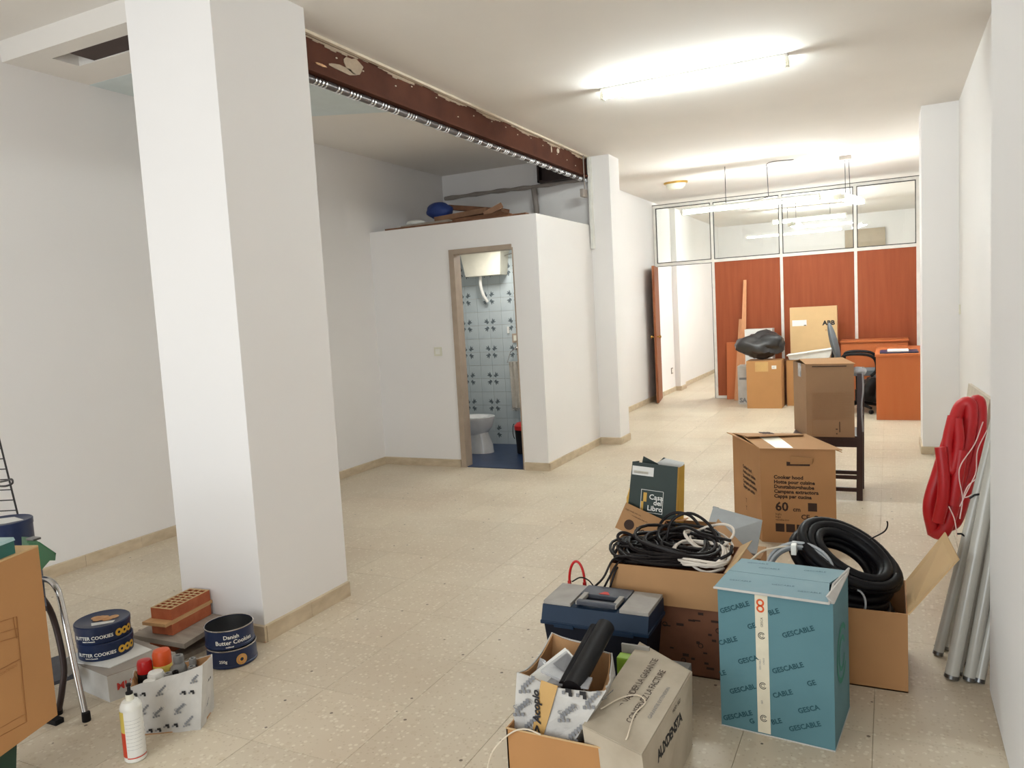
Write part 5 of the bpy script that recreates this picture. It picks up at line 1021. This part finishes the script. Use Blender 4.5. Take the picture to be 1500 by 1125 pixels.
# boards and perforated bricks
def obox(c, ux_, l, w_, z0, z1): ux_ = V(*ux_).normalized(); uy_ = V(-ux_.y, ux_.x, 0); c = V(*c); return [c+ux_*a*l/2+uy_*b_*w_/2+V(0, 0, z) for z in (z0, z1) for a, b_ in ((-1, -1), (1, -1), (1, 1), (-1, 1))]
bd = (-.1, 1, 0)
single('grey_board', MB().hexa([(-3.19, 2.22, .0), (-2.86, 2.25, .0), (-2.83, 2.56, .0), (-3.13, 2.56, .0), (-3.19, 2.22, .022), (-2.86, 2.25, .022), (-2.83, 2.56, .022), (-3.13, 2.56, .022)]), 'board_grey', 'lower grey board on the floor under the brick stack', 'board', 'grey boards in the brick stack')
single('grey_board', MB().hexa([(-3.13, 2.245, .077), (-2.80, 2.255, .077), (-2.85, 2.56, .077), (-3.17, 2.56, .077), (-3.13, 2.245, .099), (-2.80, 2.255, .099), (-2.85, 2.56, .099), (-3.17, 2.56, .099)]), 'board_grey', 'upper grey board carrying the two upper bricks', 'board', 'grey boards in the brick stack')
def brick(c, rz, label):
    t = thing('hollow_brick', label, 'brick', c, rz, 'perforated clay bricks in the stack'); l, w_, h_ = .25, .118, .05; k = MB(); y, x = l/2, w_/2
    k.box(-x, -x+.01, -y, y, 0, h_).box(x-.01, x, -y, y, 0, h_).box(-x+.01, x-.01, -y, -y+.012, 0, h_).box(-x+.01, x-.01, y-.012, y, 0, h_)
    for i in (1, 2): xx = -x+.01+(w_-.02)*i/3; k.box(xx-.004, xx+.004, -y+.012, y-.012, 0, h_)
    for i in range(1, 8): yy = -y+.012+(l-.024)*i/8; k.box(-x+.01, x-.01, yy-.005, yy+.005, .0, h_-.0006)
    k.box(-x+.01, x-.01, -y+.012, y-.012, 0, .004)
    part('clay_body', k, 'brick', t, False)
    k = MB(); z0, z1 = h_, h_+.0012
    k.box(-x, -x+.01, -y, y, z0, z1).box(x-.01, x, -y, y, z0, z1).box(-x+.01, x-.01, -y, -y+.012, z0, z1).box(-x+.01, x-.01, y-.012, y, z0, z1)
    for i in (1, 2): xx = -x+.01+(w_-.02)*i/3; k.box(xx-.004, xx+.004, -y+.012, y-.012, z0, z1)
    for i in range(1, 8): yy = -y+.012+(l-.024)*i/8; k.box(-x+.01, x-.01, yy-.005, yy+.005, z0-.0003, z1-.0003)
    part('dusty_top', k, 'kraft_light', t, False, label='pale dusty top with rows of dark holes'); return t
ba = math.atan2(.25, -.03)-math.pi/2
brick((-2.99, 2.40, .0235), ba-.15, 'lowest brick, between the two grey boards')
brick((-3.0, 2.42, .1005), ba, 'middle brick, on the upper grey board under the thin slat')
single('wooden_batten', MB().hexa(obox((-3.01, 2.41, 0), (-.12, 1, 0), .3, .135, .1515, .166)), 'slat_wood', 'thin pale wood slat between the two upper bricks', 'slat')
brick((-3.01, 2.43, .1665), ba, 'topmost brick with rows of holes facing up')

# white printed carton with cans
c0 = [fl(203, 1078), fl(294, 1069), fl(314, 1036), V(-2.60, 1.93, 0)]
c1 = [at(188, 1008, c0[0].y), at(297, 974, c0[1].y-.005), at(311, 958, c0[2].y+.02), at(196, 982, 1.93)]
cb2 = thing('cardboard_box', 'white printed open box full of spray cans and bottles, near the pillar foot', 'box', (c0[0]+c0[2])/2)
twoply(cb2, c0, c1, (.004, .004, .01, .0), 13)
Qc = (c0[0], c0[1], c1[1], c1[0]); pixel_prints(cb2, Qc, [(.05, .8, 0), (.18, .05, 0), (.45, .1, 0), (.72, .62, 0), (.3, .36, 2), (.62, .35, 2), (.1, .45, 1), (.75, .12, 1), (.38, .74, 1), (.86, .8, 1)], sc=.019, seed=4)
Qc2 = (c0[1], c0[2], c1[2], c1[1]); pixel_prints(cb2, Qc2, [(.3, .3, 1), (.4, .65, 0)], sc=.012, seed=4)
def can(c, r_, h_, body, cap, label, kind='spray', g='cans and bottles in the white box'):
    c = V(*c); t = thing('spray_can' if kind == 'spray' else 'bottle', label, 'spray can' if kind == 'spray' else 'bottle', c, group=g)
    if kind == 'spray':
        part('can_body', MB().lathe([(r_-.003, 0), (r_, .004), (r_, h_*.74), (r_*.8, h_*.79)], c, 20), body, t, smooth=True)
        part('cap', MB().lathe([(r_*.98, h_*.745), (r_*.98, h_*.93), (r_*.85, h_*.985), (r_*.5, h_), (0, h_)], c, 20), cap, t, smooth=True)
    else:
        part('bottle_body', MB().lathe([(r_-.003, 0), (r_, .004), (r_, h_*.68), (r_*.75, h_*.8), (r_*.42, h_*.86), (r_*.42, h_*.88)], c, 20), body, t, smooth=True)
        part('cap', MB().lathe([(r_*.5, h_*.87), (r_*.5, h_*.97), (r_*.45, h_), (r_*.25, h_), (r_*.25, h_*.96), (0, h_*.96)], c, 16), cap, t, smooth=True)
B0 = (c0[0]+c0[1]+c0[2]+c0[3])/4
def inb(px, py, z): p_ = fl(px, py, z); return p_
def mk(px, py, h_, r_, *a, **k): p_ = fl(px, py, h_); can((p_.x, p_.y, .006), r_*1.18, h_, *a, **k)
mk(211, 968, .2, .024, 'black_plastic', 'red_glossy', 'dark spray can with red cap')
mk(236, 953, .225, .03, 'label_yellow', 'orange_plastic', 'spray can with tall orange cap, tallest in the white box')
mk(228, 985, .18, .026, 'white_plastic', 'white_plastic', 'can with wide white cap')
mk(219, 998, .165, .022, 'white_plastic', 'white_plastic', 'small white-capped can at the front edge')
mk(246, 988, .18, .026, 'white_plastic', 'grey_cap', 'white bottle with grey cap at the front', kind='b')
mk(261, 962, .205, .033, 'grey_cap', 'grey_cap', 'large grey bottle with grey cap behind the others', kind='b')
mk(282, 966, .2, .024, 'slate', 'grey_cap', 'grey bottle in the back right corner', kind='b')
mk(281, 978, .19, .025, 'black_plastic', 'grey_cap', 'dark bottle with grey cap at the front right', kind='b')
mk(257, 985, .17, .02, 'black_plastic', 'black_plastic', 'small black capped bottle in the middle', kind='b')
# cleaning bottle
wbp = fl(190, 1112, .0); wbp = V(-2.365, 1.665, 0)
cl = thing('squeeze_bottle', 'tall white squeeze bottle with black nozzle and red-yellow label', 'bottle', wbp)
R0 = .036
prof = [(.03, 0), (R0, .006)]
for i in range(20): z = .02+i*.0083; prof.append((R0-.0012*(i % 2), z))
prof += [(R0, .19), (R0*.93, .2), (R0*.72, .212), (.012, .216)]
part('bottle_body', MB().lathe(prof, wbp, 28), 'white_plastic', cl, smooth=True)
part('neck', MB().lathe([(.014, .214), (.013, .236)], wbp, 16), 'cream_plastic', cl, smooth=True)
part('nozzle', MB().lathe([(.012, .235), (.012, .243), (.006, .247), (.005, .262), (.008, .264), (.008, .272), (0, .274)], wbp, 14), 'black_plastic', cl, smooth=True)
def wrapq(a0, a1, z0, z1, m, name='label'):
    k = MB(); n = 14; r_ = R0+.0008; P_ = lambda a, z: wbp+V(r_*math.cos(a), r_*math.sin(a), z)
    for i in range(n): x, y = a0+(a1-a0)*i/n, a0+(a1-a0)*(i+1)/n; k.b.faces.new([k.b.verts.new(p_) for p_ in (P_(x, z0), P_(y, z0), P_(y, z1), P_(x, z1))])
    part(name, k, m, cl, label=None)
va = math.atan2(-wbp.y, -wbp.x)
wrapq(va-1.5, va-.75, .11, .185, 'label_yellow'); wrapq(va-1.5, va-.75, .022, .11, 'label_red'); wrapq(va-.75, va+1.3, .018, .022, 'label_red'); wrapq(va-.75, va+1.2, .026, .185, 'paper_white')
for i in range(9): wrapq(va-.7, va+.7+.03*(i % 3), .05+i*.013, .0508+i*.013, 'ink_grey', 'label_line')

# ------------------------------------------------------------------ bathroom fittings
to = thing('toilet', 'white toilet bowl seen side-on inside the small bathroom', 'toilet', (-4.05, 7.1, .008))
def oval(mb, rings, n=24):
    R_ = []
    for (cx, rx, ry, z) in rings: R_.append([mb.b.verts.new(V(cx+rx*math.cos(2*math.pi*i/n), 7.1+ry*math.sin(2*math.pi*i/n), z)) for i in range(n)])
    for a, b_ in zip(R_, R_[1:]):
        for i in range(n): mb.b.faces.new((a[i], a[(i+1) % n], b_[(i+1) % n], b_[i]))
    mb.b.faces.new(R_[0][::-1]); mb.b.faces.new(R_[-1]); return mb
tX = at(722, 606, 7.1).x
part('pedestal', oval(MB(), [(tX-.17, .15, .11, .008), (tX-.17, .14, .1, .1), (tX-.18, .11, .08, .2), (tX-.2, .12, .09, .25)]), 'porcelain', to, smooth=True)
part('bowl', oval(MB(), [(tX-.2, .1, .08, .2), (tX-.2, .17, .13, .28), (tX-.22, .215, .17, .355), (tX-.22, .225, .18, .385), (tX-.22, .225, .18, .395), (tX-.22, .17, .13, .395), (tX-.22, .15, .11, .34), (tX-.22, .1, .08, .3)]), 'porcelain', to, smooth=True)
cs = thing('toilet_cistern', 'high cream toilet cistern on the tiled bathroom wall', 'cistern', (-4.05, 7.5, 1.9))
a_, b_ = at(674, 373, 7.4), at(733, 373, 7.4); zb = at(703, 404, 7.4).z
part('tank', MB().hexa([(a_.x+.04, 7.42, zb), (b_.x-.03, 7.42, zb), (b_.x-.03, 7.6, zb), (a_.x+.04, 7.6, zb), (a_.x, 7.4, zb+.24), (b_.x, 7.4, zb+.24), (b_.x, 7.6, zb+.24), (a_.x, 7.6, zb+.24)]), 'cream_plastic', cs)
part('tank_lid', MB().box(a_.x-.01, b_.x+.01, 7.39, 7.6, zb+.24, zb+.265, .004), 'cream_plastic', cs)
fp = smoothpath([at(704, 404, 7.5), at(704, 418, 7.5), at(708, 432, 7.52), at(714, 442, 7.56)], 6); part('flush_pipe', MB().tube(fp, .018, 10), 'white_plastic', cs, smooth=True)
part('inlet_pipe', MB().tube(smoothpath([(b_.x, 7.5, zb+.2), (b_.x+.1, 7.5, zb+.22), (b_.x+.14, 7.56, zb+.24)], 4), .007, 8), 'chrome', cs, smooth=True)
tr = thing('towel', 'pale fringed towel hanging from a ring on the tiled wall', 'towel', (-3.75, 7.55, .4))
tp, tq_ = at(744, 530, 7.5), at(764, 530, 7.5); zb_ = at(752, 598, 7.5).z; k = MB(); n = 14
rows = []
for j in range(7):
    z = tp.z+(zb_-tp.z)*j/6; rows.append([k.b.verts.new(V(tp.x+(tq_.x-tp.x)*(i/n)*(1+.1*j/6)-.01, 7.54+.022*math.sin(i*1.7+j*.3), z)) for i in range(n+1)])
back_r = [[k.b.verts.new(v.co+V(0, .008, 0)) for v in r_] for r_ in rows]
for R_ in (rows, back_r):
    for j in range(6):
        for i in range(n): k.b.faces.new((R_[j][i], R_[j][i+1], R_[j+1][i+1], R_[j+1][i]))
cloth_ = part('cloth', k, 'towel', tr, smooth=True)
k = MB()
for i in range(14): x = tp.x-.005+(tq_.x-tp.x)*i/13*1.08; k.tube([(x, 7.54, zb_), (x+.003, 7.54, zb_-.03)], .003, 4)
part('fringe', k, 'towel', cloth_)
rg_ = thing('towel_ring', 'thin chrome towel ring above the hanging towel', 'towel ring', at(754, 512, 7.56))
part('ring', MB().tube([at(757, 510, 7.56), at(748, 515, 7.55), at(743, 531, 7.54), at(766, 531, 7.54), at(763, 515, 7.55)], .005, 8), 'chrome', rg_, smooth=True); part('mount', MB().lathe([(.022, 0), (.022, .02), (.01, .03), (.01, .05), (0, .05)], at(758, 510, 7.6), 12, (0, -1, 0)), 'chrome', rg_, smooth=True)
q_ = at(757, 495, 7.6); bs = thing('bathroom_switch', 'brown framed switch on the blue tiles above the towel', 'light switch', q_); part('frame', MB().box(q_.x-.05, q_.x+.05, 7.585, 7.6, q_.z-.05, q_.z+.05, .003), 'frame_taupe', bs); part('rocker', MB().box(q_.x-.03, q_.x+.03, 7.58, 7.586, q_.z-.03, q_.z+.03), 'cream_plastic', bs)
q_ = at(745, 483, 7.6); single('wall_hook', MB().box(q_.x-.012, q_.x+.012, 7.585, 7.6, q_.z-.04, q_.z+.035, .004), 'white_plastic', 'small white hook on the blue tiles left of the switch', 'hook')
q_ = fl(767, 663, .008); pb = thing('pedal_bin', 'red and black pedal bin at the right inside the bathroom', 'bin', (q_.x, q_.y, .008)); cx_, cy_ = q_.x+.04, q_.y
part('bin_body', MB().lathe([(.085, .008), (.1, .012), (.115, .26)], (cx_, cy_, 0), 24), 'black_plastic', pb, smooth=True); part('lid', MB().lathe([(.12, .26), (.12, .3), (.09, .33), (0, .345)], (cx_, cy_, 0), 24), 'red_glossy', pb, smooth=True)
part('handle', MB().tube(arc((cx_-.11, cy_-.04, .24), (-1, -.2, 0), (0, 0, -1), .02, .08, -1.4, 1.4, 8), .004, 6), 'black_plastic', pb, smooth=True)
